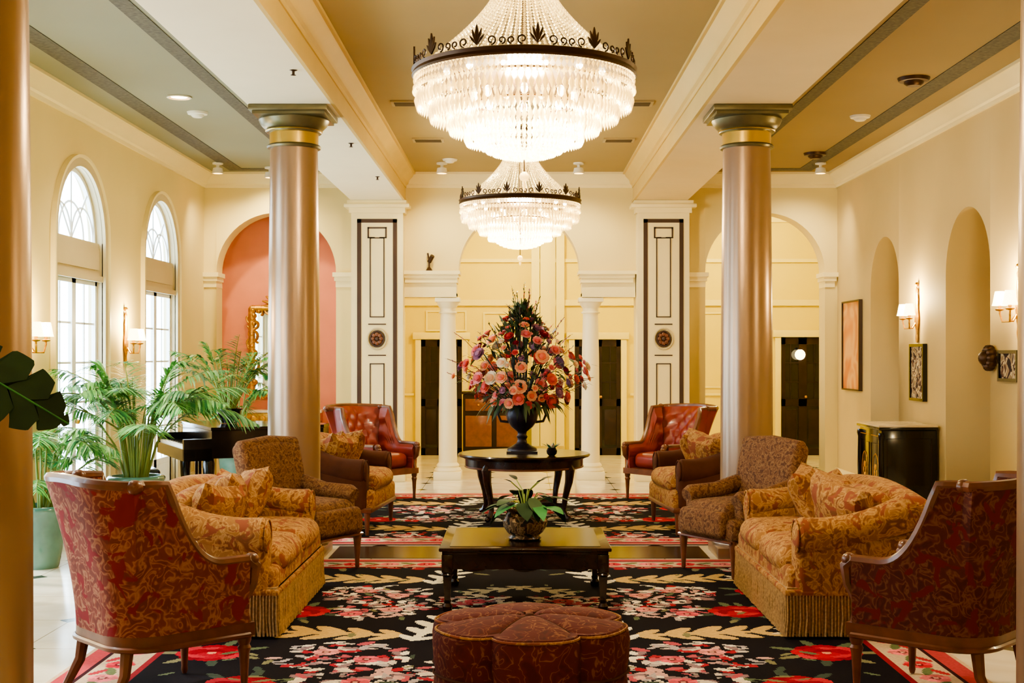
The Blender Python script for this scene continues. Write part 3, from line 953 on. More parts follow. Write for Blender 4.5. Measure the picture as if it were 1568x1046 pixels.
# ------------------------------------------------------------------ SCONCES
def sconce():
    m = MB()
    m.lathe([(.001, -.28), (.02, -.27), (.03, -.22), (.02, -.16), (.045, -.08), (.05, 0), (.03, .1), (.035, .2), (.02, .26), (.03, .30), (.001, .34)], M_GOLD, seg=12, M=TM((0, -.02, 0), s=(1, .5, 1)))
    m.sphere((0, -.02, .36), .025, M_GOLD)
    for sx in (-1, 1):
        pts = [(0, -.03, -.05), (sx * .03, -.08, -.12), (sx * .09, -.13, -.12), (sx * .12, -.14, -.05), (sx * .12, -.14, -.02)]
        m.tube(pts, .009, M_GOLD, seg=6)
        m.lathe([(.001, -.03), (.035, -.02), (.04, -.01), (.015, 0), (.012, .05)], M_GOLD, c=(sx * .12, -.14, 0), seg=12)
        m.lathe([(.066, .02), (.058, .05), (.048, .11), (.04, .145)], M_SHADE, c=(sx * .12, -.14, 0), seg=16)
        m.octa((sx * .12, -.14, -.05), .01, .02, M_CRYS)
    return m
sm = sconce()
so = sm.obj("wall_sconce", loc=(XR, 14.25, 2.12), rz=-pi / 2)
sc = [(XR, 14.25, 2.12, -pi / 2), (XR, 11.35, 2.12, -pi / 2), (XL, 14.28, 1.85, pi / 2), (XL, 11.42, 1.85, pi / 2), (XR, 7.8, 2.12, -pi / 2), (XL, 8.5, 1.85, pi / 2)]
for q in sc[1:]: dup(so, q[:3], q[3])
for q in sc:
    sx = -1 if q[0] > 0 else 1
    light("sconce_bulb_light", 'POINT', (q[0] + sx * .16, q[1], q[2] + .22), 48, (1, .79, .43), .06)

def downlight(x, y, e=90, name="recessed_downlight"):
    m = MB()
    m.lathe([(.075, -.001), (.115, -.001), (.118, -.012), (.10, -.016), (.085, -.004), (.075, -.001)], M_PLASTIC, seg=24)
    m.lathe([(.001, -.004), (.08, -.004)], M_SHADE, seg=24)
    m.obj(name, loc=(x, y, ZC))
    light("downlight_lamp", 'SPOT', (x, y, ZC - .03), e, (1, .88, .66), .08, (0, 0, 0), math.radians(120), .8)
for (x, y) in ((-3.28, 12.6), (-3.28, 7.8), (-3.28, 3.0), (3.3, 8.6), (3.3, 3.0)):  # all but the first are out of view, added as fill light
    downlight(x, y, (150 if x < 0 else 90) * K)
def surf_spot(x, y, tgt, e, name="track_spotlight"):
    m = MB()
    m.lathe([(.001, 0), (.07, 0), (.07, -.02), (.02, -.03), (.02, -.06), (.06, -.07), (.075, -.14), (.06, -.14), (.05, -.10), (.001, -.10)], M_PLASTIC, seg=20)
    m.lathe([(.001, -.12), (.05, -.12)], M_SHADE, seg=16)
    m.obj(name, loc=(x, y, ZC - .001))
    d = Vector(tgt) - Vector((x, y, ZC - .16))
    o = light("spot_lamp", 'SPOT', (x, y, ZC - .16), e, (1, .86, .55), .04, None, math.radians(110), .9)
    o.rotation_euler = d.to_track_quat('-Z', 'Y').to_euler()
for x in (-3.9, -1.0, .77, 3.9): surf_spot(x, 16.9, (x * .95, 17.9, 2.2), 100 * K)
surf_spot(-3.3, 17.3, (-3.33, 18.7, 1.9), 85 * K)  # extra spot added to brighten the niche
def detector(x, y, s=1):
    m = MB()
    m.lathe([(.001, -.06 * s), (.05 * s, -.06 * s), (.07 * s, -.045 * s), (.075 * s, -.03 * s), (.11 * s, -.025 * s), (.12 * s, 0)], M_BRONZE if s > 1 else M_PLASTIC, seg=24)
    m.obj("smoke_detector", loc=(x, y, ZC - .001))
for q in ((3.55, 11.75, 1.2), (3.65, 16.1, 1.2), (3.55, 13.6, .9), (-3.3, 13.4, .9), (-.88, 16.6, .8)): detector(*q)
def vent(x, y, w=.36, d=.24):
    m = MB()
    m.bx(-w / 2, w / 2, -d / 2, d / 2, -.015, 0, M_VENT)
    for i in range(7): m.bx(-w / 2 + .03, w / 2 - .03, -d / 2 + .03 + i * (d - .06) / 7, -d / 2 + .045 + i * (d - .06) / 7, -.02, -.012, M_VENTD)
    m.obj("ceiling_vent", loc=(x, y, ZC - .001))
for q in ((-1.08, 12.9), (1.14, 12.9), (-1.05, 15.1), (1.15, 15.1)): vent(*q)
for y in (9.6, 11.5, 12.9, 15.3):
    m = MB(); m.lathe([(.001, -.04), (.022, -.036), (.010, -.03), (.010, -.008), (.03, 0)], M_BRONZE, seg=12); m.obj("sprinkler_head", loc=(-1.66, y, ZB - .001))
def hall_lamp(x, y, e):  # unseen ceiling lamps added to light the hall
    m = MB()
    m.lathe([(.001, -.18), (.12, -.16), (.2, -.1), (.22, -.04)], M_SHADE, seg=24)
    m.lathe([(.22, -.05), (.235, -.04), (.235, -.01), (.2, 0)], M_GOLD, seg=24)
    m.obj("added_hall_lamp", loc=(x, y, ZC - .001))
    light("added_hall_light", 'POINT', (x, y, ZC - .35), e, (1, .88, .50), .2)
for q in ((0, 20.3, 230), (3.7, 20.3, 230)): hall_lamp(*q)
m = MB()
m.sphere((0, -.12, 0), .09, M_SHADE); m.tube([(0, 0, 0), (0, -.12, .0)], .015, M_BRONZE); m.lathe([(.001, .08), (.05, .09), (.001, .13)], M_BRONZE, c=(0, -.12, 0))
m.obj("globe_wall_lamp", loc=(4.78, HALL_Y - .055, 1.72))

# ------------------------------------------------------------------ FURNITURE (local forward = +Y)
def barrel_chair(fab, wood, hw=.35, fr=.34, bk=-.34, zr=.36, hb=1.07, ha=.67, fl=.15, cr=.2, tuft=False, inner=None, name="armchair", dropw=.62, dexp=2.0):
    m = MB()
    path = []
    ns, nc, nb = 18, 8, (30 if tuft else 10)
    for i in range(ns):
        y = fr + (bk + cr - fr) * i / ns; path.append((hw, y, 1, 0, (y - bk - cr) / (fr - bk - cr)))
    for i in range(nc):
        a = -pi / 2 * i / nc
        path.append((hw - cr + cr * math.cos(a), bk + cr + cr * math.sin(a), math.cos(a), math.sin(a), 0))
    for i in range(nb):
        x = (hw - cr) * (1 - 2 * i / nb); path.append((x, bk, 0, -1, 0))
    left = [(-x, y, -nx, ny, u) for (x, y, nx, ny, u) in reversed(path[:ns + nc])]
    path.append((-(hw - cr), bk, 0, -1, 0))
    path += left
    nv = 26 if tuft else 10
    O = []; I = []
    for (x, y, nx, ny, u) in path:
        if u <= 0: h = hb + (.025 * (1 - (x / hw) ** 2)); f = fl
        else:
            q = max(0, 1 - u / dropw)
            h = ha + (hb - ha) * q ** dexp; f = fl * (.22 + .78 * max(0, 1 - u) ** 2)
        if u <= 0: f = fl * (.75 + .25 * abs(ny))
        o = []; i_ = []
        for j in range(nv + 1):
            v = j / nv
            z = zr + (h - zr) * v
            px, py = x + nx * f * v ** 1.6 * (.4 if abs(nx) > .9 else 1), y + ny * f * v ** 1.6
            th = .08 - .03 * v
            d = 0
            if tuft and v > .25:
                a, b = px / .15, z / .19
                d = .035 * math.sqrt(abs(math.sin(pi * (a + b)) * math.sin(pi * (a - b)))) * min(1, (v - .25) * 6) * min(1, (1 - v) * 8)
            o.append((px, py, z)); i_.append((px - nx * (th + d), py - ny * (th + d), z))
        O.append(o); I.append(i_)
    n = len(path)
    def grid(G, flip, mat):
        vs = [p for row in G for p in row]; w = nv + 1; fs = []
        for i in range(n - 1):
            for j in range(nv):
                f = (i * w + j, (i + 1) * w + j, (i + 1) * w + j + 1, i * w + j + 1)
                fs.append(tuple(reversed(f)) if flip else f)
        m.add(vs, fs, mat)
    grid(O, True, fab); grid(I, False, inner or fab)
    for e in (0, n - 1):
        vs = O[e] + I[e]; w = nv + 1
        m.add(vs, [(j, j + 1, w + j + 1, w + j) for j in range(nv)], fab)
    top = [tuple((Vector(O[i][-1]) + Vector(I[i][-1])) / 2 + Vector((0, 0, .005))) for i in range(n)]
    vs = [O[i][-1] for i in range(n)] + [I[i][-1] for i in range(n)]
    m.add(vs, [(i, i + 1, n + i + 1, n + i) for i in range(n - 1)], fab)
    m.tube(top, .028, wood, seg=8)
    for sx in (-1, 1):
        q = [i for i, p_ in enumerate(path) if p_[4] <= 0 and (p_[0] * sx) > 0 and abs(p_[2]) > .5]
        k = q[len(q) // 2]
        m.sphere(top[k], (.04, .04, .035), wood, seg=10, ring=8)
    for sx in (-1, 1):
        x = sx * (hw - .03)
        m.tube([(x, fr + .0, ha + .01), (x, fr + .045, ha - .03), (x, fr + .035, ha - .12), (x, fr - .02, zr + .1), (x, fr + .0, zr - .02)], [.032, .036, .027, .024, .03], wood, seg=8)
        m.sphere((x, fr + .03, ha), (.036, .04, .036), wood, seg=10, ring=8)
    poly = [(p_[0] * 1.01, p_[1]) for p_ in path]
    poly = [(hw * 1.01, fr + .03)] + poly + [(-hw * 1.01, fr + .03)]
    m.prism(poly, zr - .06, zr + .005, wood)
    m.tube([(p_[0] * 1.02, p_[1] * 1.01, zr - .055) for p_ in path], .014, wood, seg=6)
    m.rbox((0, .01, zr + .09), (2 * hw - .15, fr - bk - .1, .17), .06, inner or fab, puff=(0, .01, .03))
    for sx in (-1, 1):
        m.lathe([(.012, 0), (.018, .02), (.016, .04), (.026, zr - .15), (.034, zr - .12), (.026, zr - .105), (.034, zr - .085), (.036, zr - .05)], wood, c=(sx * (hw - .03), fr - .01, 0), seg=12)
        m.tube([(sx * (hw - .1), bk + .07, zr - .04), (sx * (hw - .09), bk + .05, zr * .5), (sx * (hw - .07), bk - .04, 0.004)], [.034, .027, .018], wood, seg=8)
    return m.obj(name)
ang = math.radians
FZ = .0145
o = barrel_chair(M_F1, M_WOOD, hw=.34, fr=.33, bk=-.33, name="damask_armchair", dropw=.70, dexp=2.3)
o.location = (-1.81, 6.5, FZ); o.rotation_euler = (0, 0, ang(42 - 90))
o = barrel_chair(M_F1B, M_WOOD, hw=.34, fr=.33, bk=-.33, name="damask_armchair", dropw=.70, dexp=2.3)
o.location = (2.12, 6.5, FZ); o.rotation_euler = (0, 0, ang(138 - 90))
o = barrel_chair(M_F5, M_WOOD, hw=.36, fr=.36, bk=-.32, hb=1.06, ha=.64, fl=.2, tuft=True, name="tufted_armchair", dropw=.5)
o.location = (-1.72, 15.4, FZ); o.rotation_euler = (0, 0, ang(-38 - 90))
dup(o, (1.76, 15.4, FZ), ang(218 - 90))

def sofa(L, fab, armfab, fringe=True, D=.92, hb=.86, ncush=2, legs=False, name="fringed_sofa", pillows=True, hs=.50):
    m = MB()
    zb = .24
    m.rbox((0, .02, (zb + .40) / 2), (L - .1, D - .1, .40 - zb + .04), .05, fab)
    def crest(o, h):
        o = list(o)
        if o[2] > 0: o[2] += .05 * math.cos(o[0] / h[0] * pi / 2) * (o[2] / h[2])
        o[1] -= .05 * (o[2] / h[2])
        return o
    m.rbox((0, -D / 2 + .14, (zb + hb) / 2 - .02), (L - .12, .24, hb - zb - .04), .10, fab, k=8, disp=crest)
    for sx in (-1, 1):
        x = sx * (L / 2 - .10)
        m.rbox((x, 0.0, .42), (.17, D - .16, .38), .05, armfab)
        pts = []; rad = []
        for i in range(11):
            t = i / 10
            y = -D / 2 + .12 + (D - .24) * t
            z = .60 + .16 * (1 - t) ** 2
            pts.append((x + sx * .015, y, z)); rad.append(.115 - .012 * math.sin(t * pi))
        m.tube(pts, rad, armfab, seg=18)
        m.sphere((x + sx * .015, pts[-1][1], pts[-1][2]), (.112, .045, .112), armfab, seg=18, ring=8)
        m.tube([(x + sx * .015 + .1 * math.cos(a), pts[-1][1] + .03, pts[-1][2] + .1 * math.sin(a)) for a in [2 * pi * i / 20 for i in range(21)]], .007, armfab, seg=5)
    w = (L - .36) / ncush
    for i in range(ncush):
        cx = -L / 2 + .18 + w * (i + .5)
        m.rbox((cx, .10, hs - .07), (w - .006, D - .24, .18), .085, fab, puff=(0, .02, .04), k=5)
        m.rbox((0, 0, 0), (w - .02, .18, .36), .08, fab, M=Matrix.Translation((cx, -D / 2 + .30, hs + .16)) @ Matrix.Rotation(.22, 4, 'X'), puff=(0, .05, .02), k=5)
    if pillows:
        for (px, py, tilt, rz, s_) in ((-L / 2 + .36, -.03, 1.15, .4, .46), (L / 2 - .36, -.03, 1.15, -.4, .46), (.02, -.07, 1.25, .05, .46)):
            m.pillow((px, py, hs + .20), s_, s_ * .92, .22, fab, M=Matrix.Rotation(rz, 4, 'Z') @ Matrix.Rotation(tilt, 4, 'X') @ Matrix.Rotation(.12, 4, 'Z'))
    if fringe:
        hx, hy_ = L / 2 - .02, D / 2 - .02
        per = [(-hx, -hy_), (hx, -hy_), (hx, hy_), (-hx, hy_), (-hx, -hy_)]
        m.bx(-hx + .01, hx - .01, -hy_ + .01, hy_ - .01, .03, .3, M_FRINGE)
        m.bx(-hx - .006, hx + .006, -hy_ - .006, hy_ + .006, .25, .29, armfab, bev=.012)
        for (a, b) in zip(per[:-1], per[1:]):
            ln_ = math.hypot(b[0] - a[0], b[1] - a[1]); n = int(ln_ / .019)
            for i in range(n):
                t = (i + .5) / n
                x = a[0] + (b[0] - a[0]) * t; y = a[1] + (b[1] - a[1]) * t
                j = rnd.uniform(-.005, .005)
                m.tube([(x, y, .26), (x + j, y + j, .12), (x * 1.004 + j, y * 1.01 - j, .012)], [.005, .0065, .0085], M_FRINGE, seg=5)
    else:
        m.bx(-L / 2 + .03, L / 2 - .03, -D / 2 + .05, D / 2 - .03, zb - .03, zb + .02, M_WOOD, bev=.01)
        for sx in (-1, 1):
            for y in (-D / 2 + .09, D / 2 - .08):
                m.tube([(sx * (L / 2 - .07), y, zb), (sx * (L / 2 - .065), y, 0)], [.032, .018], M_WOOD, seg=8)
    return m.obj(name)
o = sofa(1.86, M_F2, M_F2)
o.location = (-1.88, 8.70, FZ); o.rotation_euler = (0, 0, -pi / 2)
dup(o, (2.03, 8.70, FZ), pi / 2)
o = sofa(1.25, M_F2, M_F6, fringe=False, D=.82, hb=.92, ncush=1, name="tapestry_settee", hs=.54)
o.location = (-1.70, 12.85, FZ); o.rotation_euler = (0, 0, -pi / 2 - .1)
dup(o, (1.76, 12.85, FZ), pi / 2 + .1)

def club_chair():
    m = MB()
    f = M_F3; D = .78; W = .78
    def lean(o, h):
        o = list(o); t = (o[2] / h[2] + 1) / 2
        o[1] -= .13 * t ** 1.5
        if o[2] > 0: o[2] += .025 * math.cos(o[0] / h[0] * pi / 2)
        return o
    m.rbox((0, -D / 2 + .16, .64), (W - .08, .16, .70), .06, f, k=8, disp=lean)
    m.tube([(-(W / 2 - .07), -D / 2 + .05, .97), (0, -D / 2 + .045, .995), (W / 2 - .07, -D / 2 + .05, .97)], .055, f, seg=14)
    for sx in (-1, 1): m.sphere((sx * (W / 2 - .07), -D / 2 + .05, .97), (.025, .054, .054), f)
    m.rbox((0, .02, .36), (W - .06, D - .1, .18), .05, f)
    m.rbox((0, .06, .475), (W - .26, D - .2, .15), .065, f, puff=(0, .01, .03), k=5)
    m.rbox((0, D / 2 - .03, .40), (W - .24, .10, .20), .045, f)
    for sx in (-1, 1):
        x = sx * (W / 2 - .09)
        m.rbox((x, -.02, .46), (.11, D - .18, .26), .04, f)
        m.tube([(x, -D / 2 + .14, .66), (x, 0, .60), (x + sx * .01, D / 2 - .14, .585), (x + sx * .01, D / 2 - .10, .57)], [.07, .07, .075, .06], f, seg=14)
        m.lathe([(.012, 0), (.018, .015), (.017, .04), (.03, .22), (.035, .25), (.03, .29)], M_WOOD, c=(sx * (W / 2 - .08), D / 2 - .07, 0), seg=12)
        m.tube([(sx * (W / 2 - .1), -D / 2 + .12, .3), (sx * (W / 2 - .1), -D / 2 + .02, .004)], [.032, .018], M_WOOD, seg=8)
    m.tube([(-W / 2 + .06, D / 2 - .035, .275), (W / 2 - .06, D / 2 - .035, .275)], .012, M_WOOD, seg=6)
    return m.obj("club_chair")
o = club_chair()
o.location = (-1.72, 10.28, FZ); o.rotation_euler = (0, 0, ang(-30 - 90))
dup(o, (1.74, 10.28, FZ), ang(210 - 90))

def ottoman():
    m = MB()
    nl = 6
    def lob(a, z): return 1 - .15 * (1 - abs(math.sin(nl / 2 * a))) ** 2.4
    prof = [(.44, .02), (.46, .05), (.47, .14), (.458, .22), (.47, .30), (.475, .38), (.468, .42), (.44, .445)]
    m.lathe(prof, M_F4, seg=144, fn=lob)
    ns, nr = 144, 12
    vs = []; fs = []
    for j in range(nr + 1):
        r = .44 * (1 - j / nr)
        for i in range(ns):
            a = 2 * pi * i / ns
            s_ = abs(math.sin(nl / 2 * a)) ** .5
            q = r / .44
            z = .445 + .04 * (1 - q ** 3) - .022 * (1 - s_) * (q ** .3) - .02 * math.exp(-(r / .05) ** 2)
            rr = r * lob(a, 0)
            vs.append((rr * math.cos(a), rr * math.sin(a), z))
    for j in range(nr):
        for i in range(ns):
            i2 = (i + 1) % ns
            fs.append((j * ns + i, j * ns + i2, (j + 1) * ns + i2, (j + 1) * ns + i))
    m.add(vs, fs, M_F4)
    for (r, z) in ((.460, .436), (.470, .24)):
        pts = []
        for i in range(145):
            a = 2 * pi * i / 144; rr = r * lob(a, 0); pts.append((rr * math.cos(a), rr * math.sin(a), z))
        m.tube(pts, .006, M_F2 if z > .3 else M_F6, seg=5)
    for k in range(nl):
        a = 2 * pi * k / nl
        pts = []
        for j in range(9):
            r = .44 * (1 - j / 9); q = r / .44
            pts.append((r * lob(a, 0) * math.cos(a), r * lob(a, 0) * math.sin(a), .445 + .04 * (1 - q ** 3) - .02 * q ** .3))
        m.tube(pts, .005, M_F6, seg=5)
    m.sphere((0, 0, .47), (.022, .022, .012), M_F6)
    for k in range(4):
        a = pi / 4 + k * pi / 2
        m.lathe([(.02, 0), (.03, .02)], M_DWOOD, c=(.33 * math.cos(a), .33 * math.sin(a), 0), seg=10)
    return m.obj("tufted_round_ottoman", loc=(.05, 6.12, FZ), rz=.07)
ottoman()

def coffee_table():
    m = MB()
    W, D, H = 1.14, 1.06, .42
    m.box((0, 0, H - .0125), (W, D, .025), M_DWOOD, bev=.008)
    m.box((0, 0, H - .035), (W - .04, D - .04, .02), M_DWOOD, bev=.006)
    m.box((0, 0, H + .001), (W - .14, D - .14, .004), M_DGLASS)
    z1 = H - .045
    for (a, b, w, d) in ((0, -1, W - .1, .025), (0, 1, W - .1, .025), (-1, 0, .025, D - .1), (1, 0, .025, D - .1)):
        m.box((a * (W / 2 - .05), b * (D / 2 - .05), z1 - .05), (w, d, .10), M_DWOOD)
        m.box((a * (W / 2 - .037), b * (D / 2 - .037), z1 - .05), (max(w - .14, .008), max(d - .14, .008), .055), M_DWOOD)
        for t in (-.3, 0, .3):
            m.sphere((a * (W / 2 - .05) + (t * W if b else 0), b * (D / 2 - .05) + (t * D if a else 0), z1 - .098), (.08 if b else .012, .012 if b else .08, .022), M_DWOOD)
    for sx in (-1, 1):
        for sy in (-1, 1):
            x, y = sx * (W / 2 - .055), sy * (D / 2 - .055)
            m.box((x, y, z1 - .06), (.075, .075, .12), M_DWOOD, bev=.006)
            m.lathe([(.03, 0), (.034, .03), (.022, .05), (.026, .07)], M_DWOOD, c=(x, y, 0), seg=12)
            m.tube([(x, y, .06), (x, y, z1 - .12)], [.026, .042], M_DWOOD, seg=4, tw=pi / 4)
            m.lathe([(.03, z1 - .15), (.044, z1 - .135), (.03, z1 - .12)], M_DWOOD, c=(x, y, 0), seg=12)
    return m.obj("coffee_table", loc=(.04, 9.12, FZ))
coffee_table()

def round_table():
    m = MB(); R = .69; H = .675
    m.lathe([(.001, H - .05), (R - .06, H - .05), (R - .05, H - .035), (R - .01, H - .03), (R, H - .015), (R - .01, H), (.001, H)], M_DWOOD, seg=64)
    m.lathe([(R - .09, H - .13), (R - .075, H - .125), (R - .075, H - .05)], M_DWOOD, seg=64)
    m.tube([((R - .08) * math.cos(2 * pi * i / 64), (R - .08) * math.sin(2 * pi * i / 64), H - .132) for i in range(65)], .012, M_WOOD, seg=6)
    for k in range(4):
        a = pi / 4 + k * pi / 2 + .1
        c_, s_ = math.cos(a), math.sin(a)
        pr = [(.56, H - .08, .045), (.60, H - .15, .05), (.585, H - .27, .04), (.54, .25, .03), (.52, .12, .026), (.55, .05, .028), (.585, .035, .03), (.60, .024, .02)]
        m.tube([(r * c_, r * s_, z) for r, z, _ in pr], [q for *_, q in pr], M_DWOOD, seg=8)
        m.tube([(.53 * c_, .53 * s_, .17), (.2 * c_, .2 * s_, .15), (.05 * c_, .05 * s_, .16)], .02, M_DWOOD, seg=6)
    m.lathe([(.001, .13), (.14, .135), (.16, .15), (.14, .175), (.05, .18), (.03, .25), (.001, .28)], M_DWOOD, seg=24)
    return m.obj("round_center_table", loc=(.05, 13.6, FZ))
round_table()

# ------------------------------------------------------------------ flowers
def blade(m, base_, d, up, L, W, mat, bend=.2, n=3):
    d = Vector(d).normalized(); up = Vector(up)
    side = d.cross(up)
    if side.length < 1e-4: side = d.cross(Vector((1, 0, 0)))
    side.normalize(); nrm = side.cross(d).normalized()
    vs = []; fs = []
    b = Vector(base_)
    for i in range(n + 1):
        t = i / n
        w = W * math.sin(pi * (0.12 + .85 * t)) * .5 if i < n else 0.0008
        c = b + d * L * t - nrm * bend * L * t * t
        vs += [tuple(c - side * w), tuple(c + side * w)]
    for i in range(n): fs.append((2 * i, 2 * i + 1, 2 * i + 3, 2 * i + 2))
    m.add(vs, fs, mat)

def flower(m, c, nrm, r, mat, mat2):
    """rounded rose: cupped overlapping petals around a domed heart"""
    nrm = Vector(nrm).normalized()
    q = nrm.to_track_quat('Z', 'Y').to_matrix().to_4x4()
    M = Matrix.Translation(c) @ q
    m.sphere((0, 0, r * .12), (r * .55, r * .55, r * .42), mat2, M=M, seg=8, ring=6)
    for (n, rad, tilt, ph) in ((6, 1.0, .15, 0), (6, .86, .45, .5), (5, .66, .8, .2)):
        for k in range(n):
            a = 2 * pi * k / n + ph + rnd.uniform(-.15, .15)
            ca, sa = math.cos(a), math.sin(a)
            L = r * rad; w = L * .62
            z1 = L * math.sin(tilt); x1 = L * math.cos(tilt)
            pts = [(.12 * r, -w * .3, -.05 * r), (.12 * r, w * .3, -.05 * r), (x1 * .68, -w * .95, z1 * .55), (x1 * .68, w * .95, z1 * .55), (x1, -w * .45, z1), (x1, w * .45, z1), (x1 * .72, 0, z1 * .45 - .04 * r)]
            vs = [(x * ca - y * sa, x * sa + y * ca, z) for x, y, z in pts]
            m.add(vs, [(0, 1, 6), (0, 6, 2), (1, 3, 6), (2, 6, 4), (3, 5, 6), (4, 6, 5)], mat, M)

FL = [solid("petal_" + n, c, .85, var=.12, vs=20, spec=.15) for n, c in (("coral", (232, 122, 104)), ("peach", (250, 190, 152)), ("pink", (238, 156, 156)), ("crimson", (132, 32, 46)), ("mauve", (152, 108, 136)), ("cream", (250, 234, 208)), ("red", (188, 58, 58)), ("rose", (214, 96, 100)))]
LG = [solid("bouquet_leaf", (54, 78, 42), .6, var=.3), solid("bouquet_leaf_sage", (82, 96, 60), .6, var=.3), solid("bouquet_leaf_dark", (28, 40, 26), .65, var=.3)]
TW = solid("twig", (98, 58, 36), .7)
def bouquet():
    m = MB()
    m.lathe([(.15, 0), (.16, .02), (.15, .05), (.11, .07), (.06, .10), (.045, .14), (.06, .17), (.045, .19), (.05, .22), (.11, .27), (.15, .33), (.165, .40), (.15, .46), (.13, .50), (.15, .53), (.20, .56), (.205, .58), (.18, .58), (.13, .54), (.001, .52)], M_URN, seg=40, fn=lambda a, z: 1 + (.025 * math.cos(16 * a) if .24 < z < .42 else 0))
    m.bx(-.16, .16, -.16, .16, 0, .025, M_URN)
    for sx in (-1, 1):
        m.tube([(sx * .14, 0, .32), (sx * .22, 0, .33), (sx * .25, 0, .40), (sx * .22, 0, .47), (sx * .17, 0, .46), (sx * .145, 0, .50)], .014, M_URN, seg=6)
    z0 = .50
    prof = [(0, .34), (.12, .54), (.3, .64), (.5, .56), (.68, .38), (.84, .20), (1, .05)]
    def surf(t, a, k=1):
        t = max(0, min(1, t))
        for (t0, r0), (t1, r1) in zip(prof[:-1], prof[1:]):
            if t <= t1: R_ = r0 + (r1 - r0) * (t - t0) / (t1 - t0); break
        R_ *= 1 + .12 * math.sin(3 * a + 7 * t) + .08 * math.sin(5 * a - 9 * t)
        return Vector((R_ * k * math.cos(a), R_ * k * math.sin(a), z0 + 1.0 * t))
    pal = [FL[0], FL[0], FL[1], FL[1], FL[1], FL[2], FL[2], FL[2], FL[5], FL[3], FL[4], FL[6], FL[7]]
    inner = {FL[0]: FL[7], FL[1]: FL[0], FL[2]: FL[7], FL[5]: FL[1], FL[3]: FL[3], FL[4]: FL[4], FL[6]: FL[6], FL[7]: FL[6]}
    placed = []
    tries = 0
    while len(placed) < 170 and tries < 8000:
        tries += 1
        t = rnd.random() ** 1.1 * .90; a = rnd.uniform(0, 2 * pi); k = rnd.uniform(.78, 1.10)
        p_ = surf(t, a, k); r = rnd.choice([.035, .045, .055, .065, .075])
        if any((p_ - q).length < (r + s_) * .95 for q, s_ in placed): continue
        placed.append((p_, r))
        d = (p_ - Vector((0, 0, z0 + .1 + t * .5))).normalized()
        mt = rnd.choice(pal)
        flower(m, p_, d + Vector((0, 0, .25)), r, mt, inner[mt])
    for _ in range(1200):
        t = rnd.random() ** 1.1; a = rnd.uniform(0, 2 * pi); k = rnd.uniform(.3, 1.04)
        p_ = surf(t, a, k)
        d = (p_ - Vector((0, 0, z0 + t * .6))).normalized() + Vector((rnd.uniform(-.5, .5), rnd.uniform(-.5, .5), rnd.uniform(-.6, .5)))
        blade(m, p_, d, (0, 0, 1), rnd.uniform(.06, .13), rnd.uniform(.02, .045), rnd.choice(LG), .25)
    for _ in range(60):
        a = rnd.uniform(0, 2 * pi); p_ = Vector((.3 * math.cos(a), .3 * math.sin(a), z0 + .06)) * 1
        blade(m, p_, (math.cos(a), math.sin(a), rnd.uniform(-.8, .1)), (0, 0, 1), rnd.uniform(.14, .28), .04, rnd.choice(LG), .4)
    for _ in range(56):
        t = rnd.random(); a = rnd.uniform(0, 2 * pi)
        p_ = surf(t, a, .9); d = (p_ - Vector((0, 0, z0 - .1 + t * .5))).normalized()
        L = rnd.uniform(.14, .30); e = p_ + d * L + Vector((0, 0, rnd.uniform(-.06, .03)))
        m.tube([tuple(p_ * .6 + Vector((0, 0, z0 * .4))), tuple(p_), tuple((p_ + e) / 2 + Vector((0, 0, .02))), tuple(e)], .003, TW, seg=4)
        mt = rnd.choice(LG + [FL[2], FL[4], FL[0]])
        for k in range(9):
            q = p_.lerp(e, k / 8)
            blade(m, q, d + Vector((rnd.uniform(-.9, .9), rnd.uniform(-.9, .9), rnd.uniform(-.6, .9))), (0, 0, 1), .035, .016, mt, .1, 2)
    for k in range(40):
        a = rnd.uniform(0, 2 * pi); t = rnd.random()
        p_ = surf(t, a, .7)
        m.tube([(.05 * math.cos(a), .05 * math.sin(a), .5), tuple(p_)], .005, LG[2], seg=4)
    return m.obj("flower_urn_arrangement", loc=(.03, 13.6, .691), angle=60)
bouquet()

m = MB()
for k in range(12):
    a = k * .7; blade(m, (0, 0, .05), (math.cos(a), math.sin(a), 1.2), (0, 0, 1), .13, .035, FL[5] if k % 2 else M_PALM2, .3)
m.lathe([(.03, 0), (.05, .02), (.055, .05), (.04, .08), (.035, .08)], M_DGLASS, seg=16)
m.obj("small_flower_dish", loc=(.33, 13.22, .691))

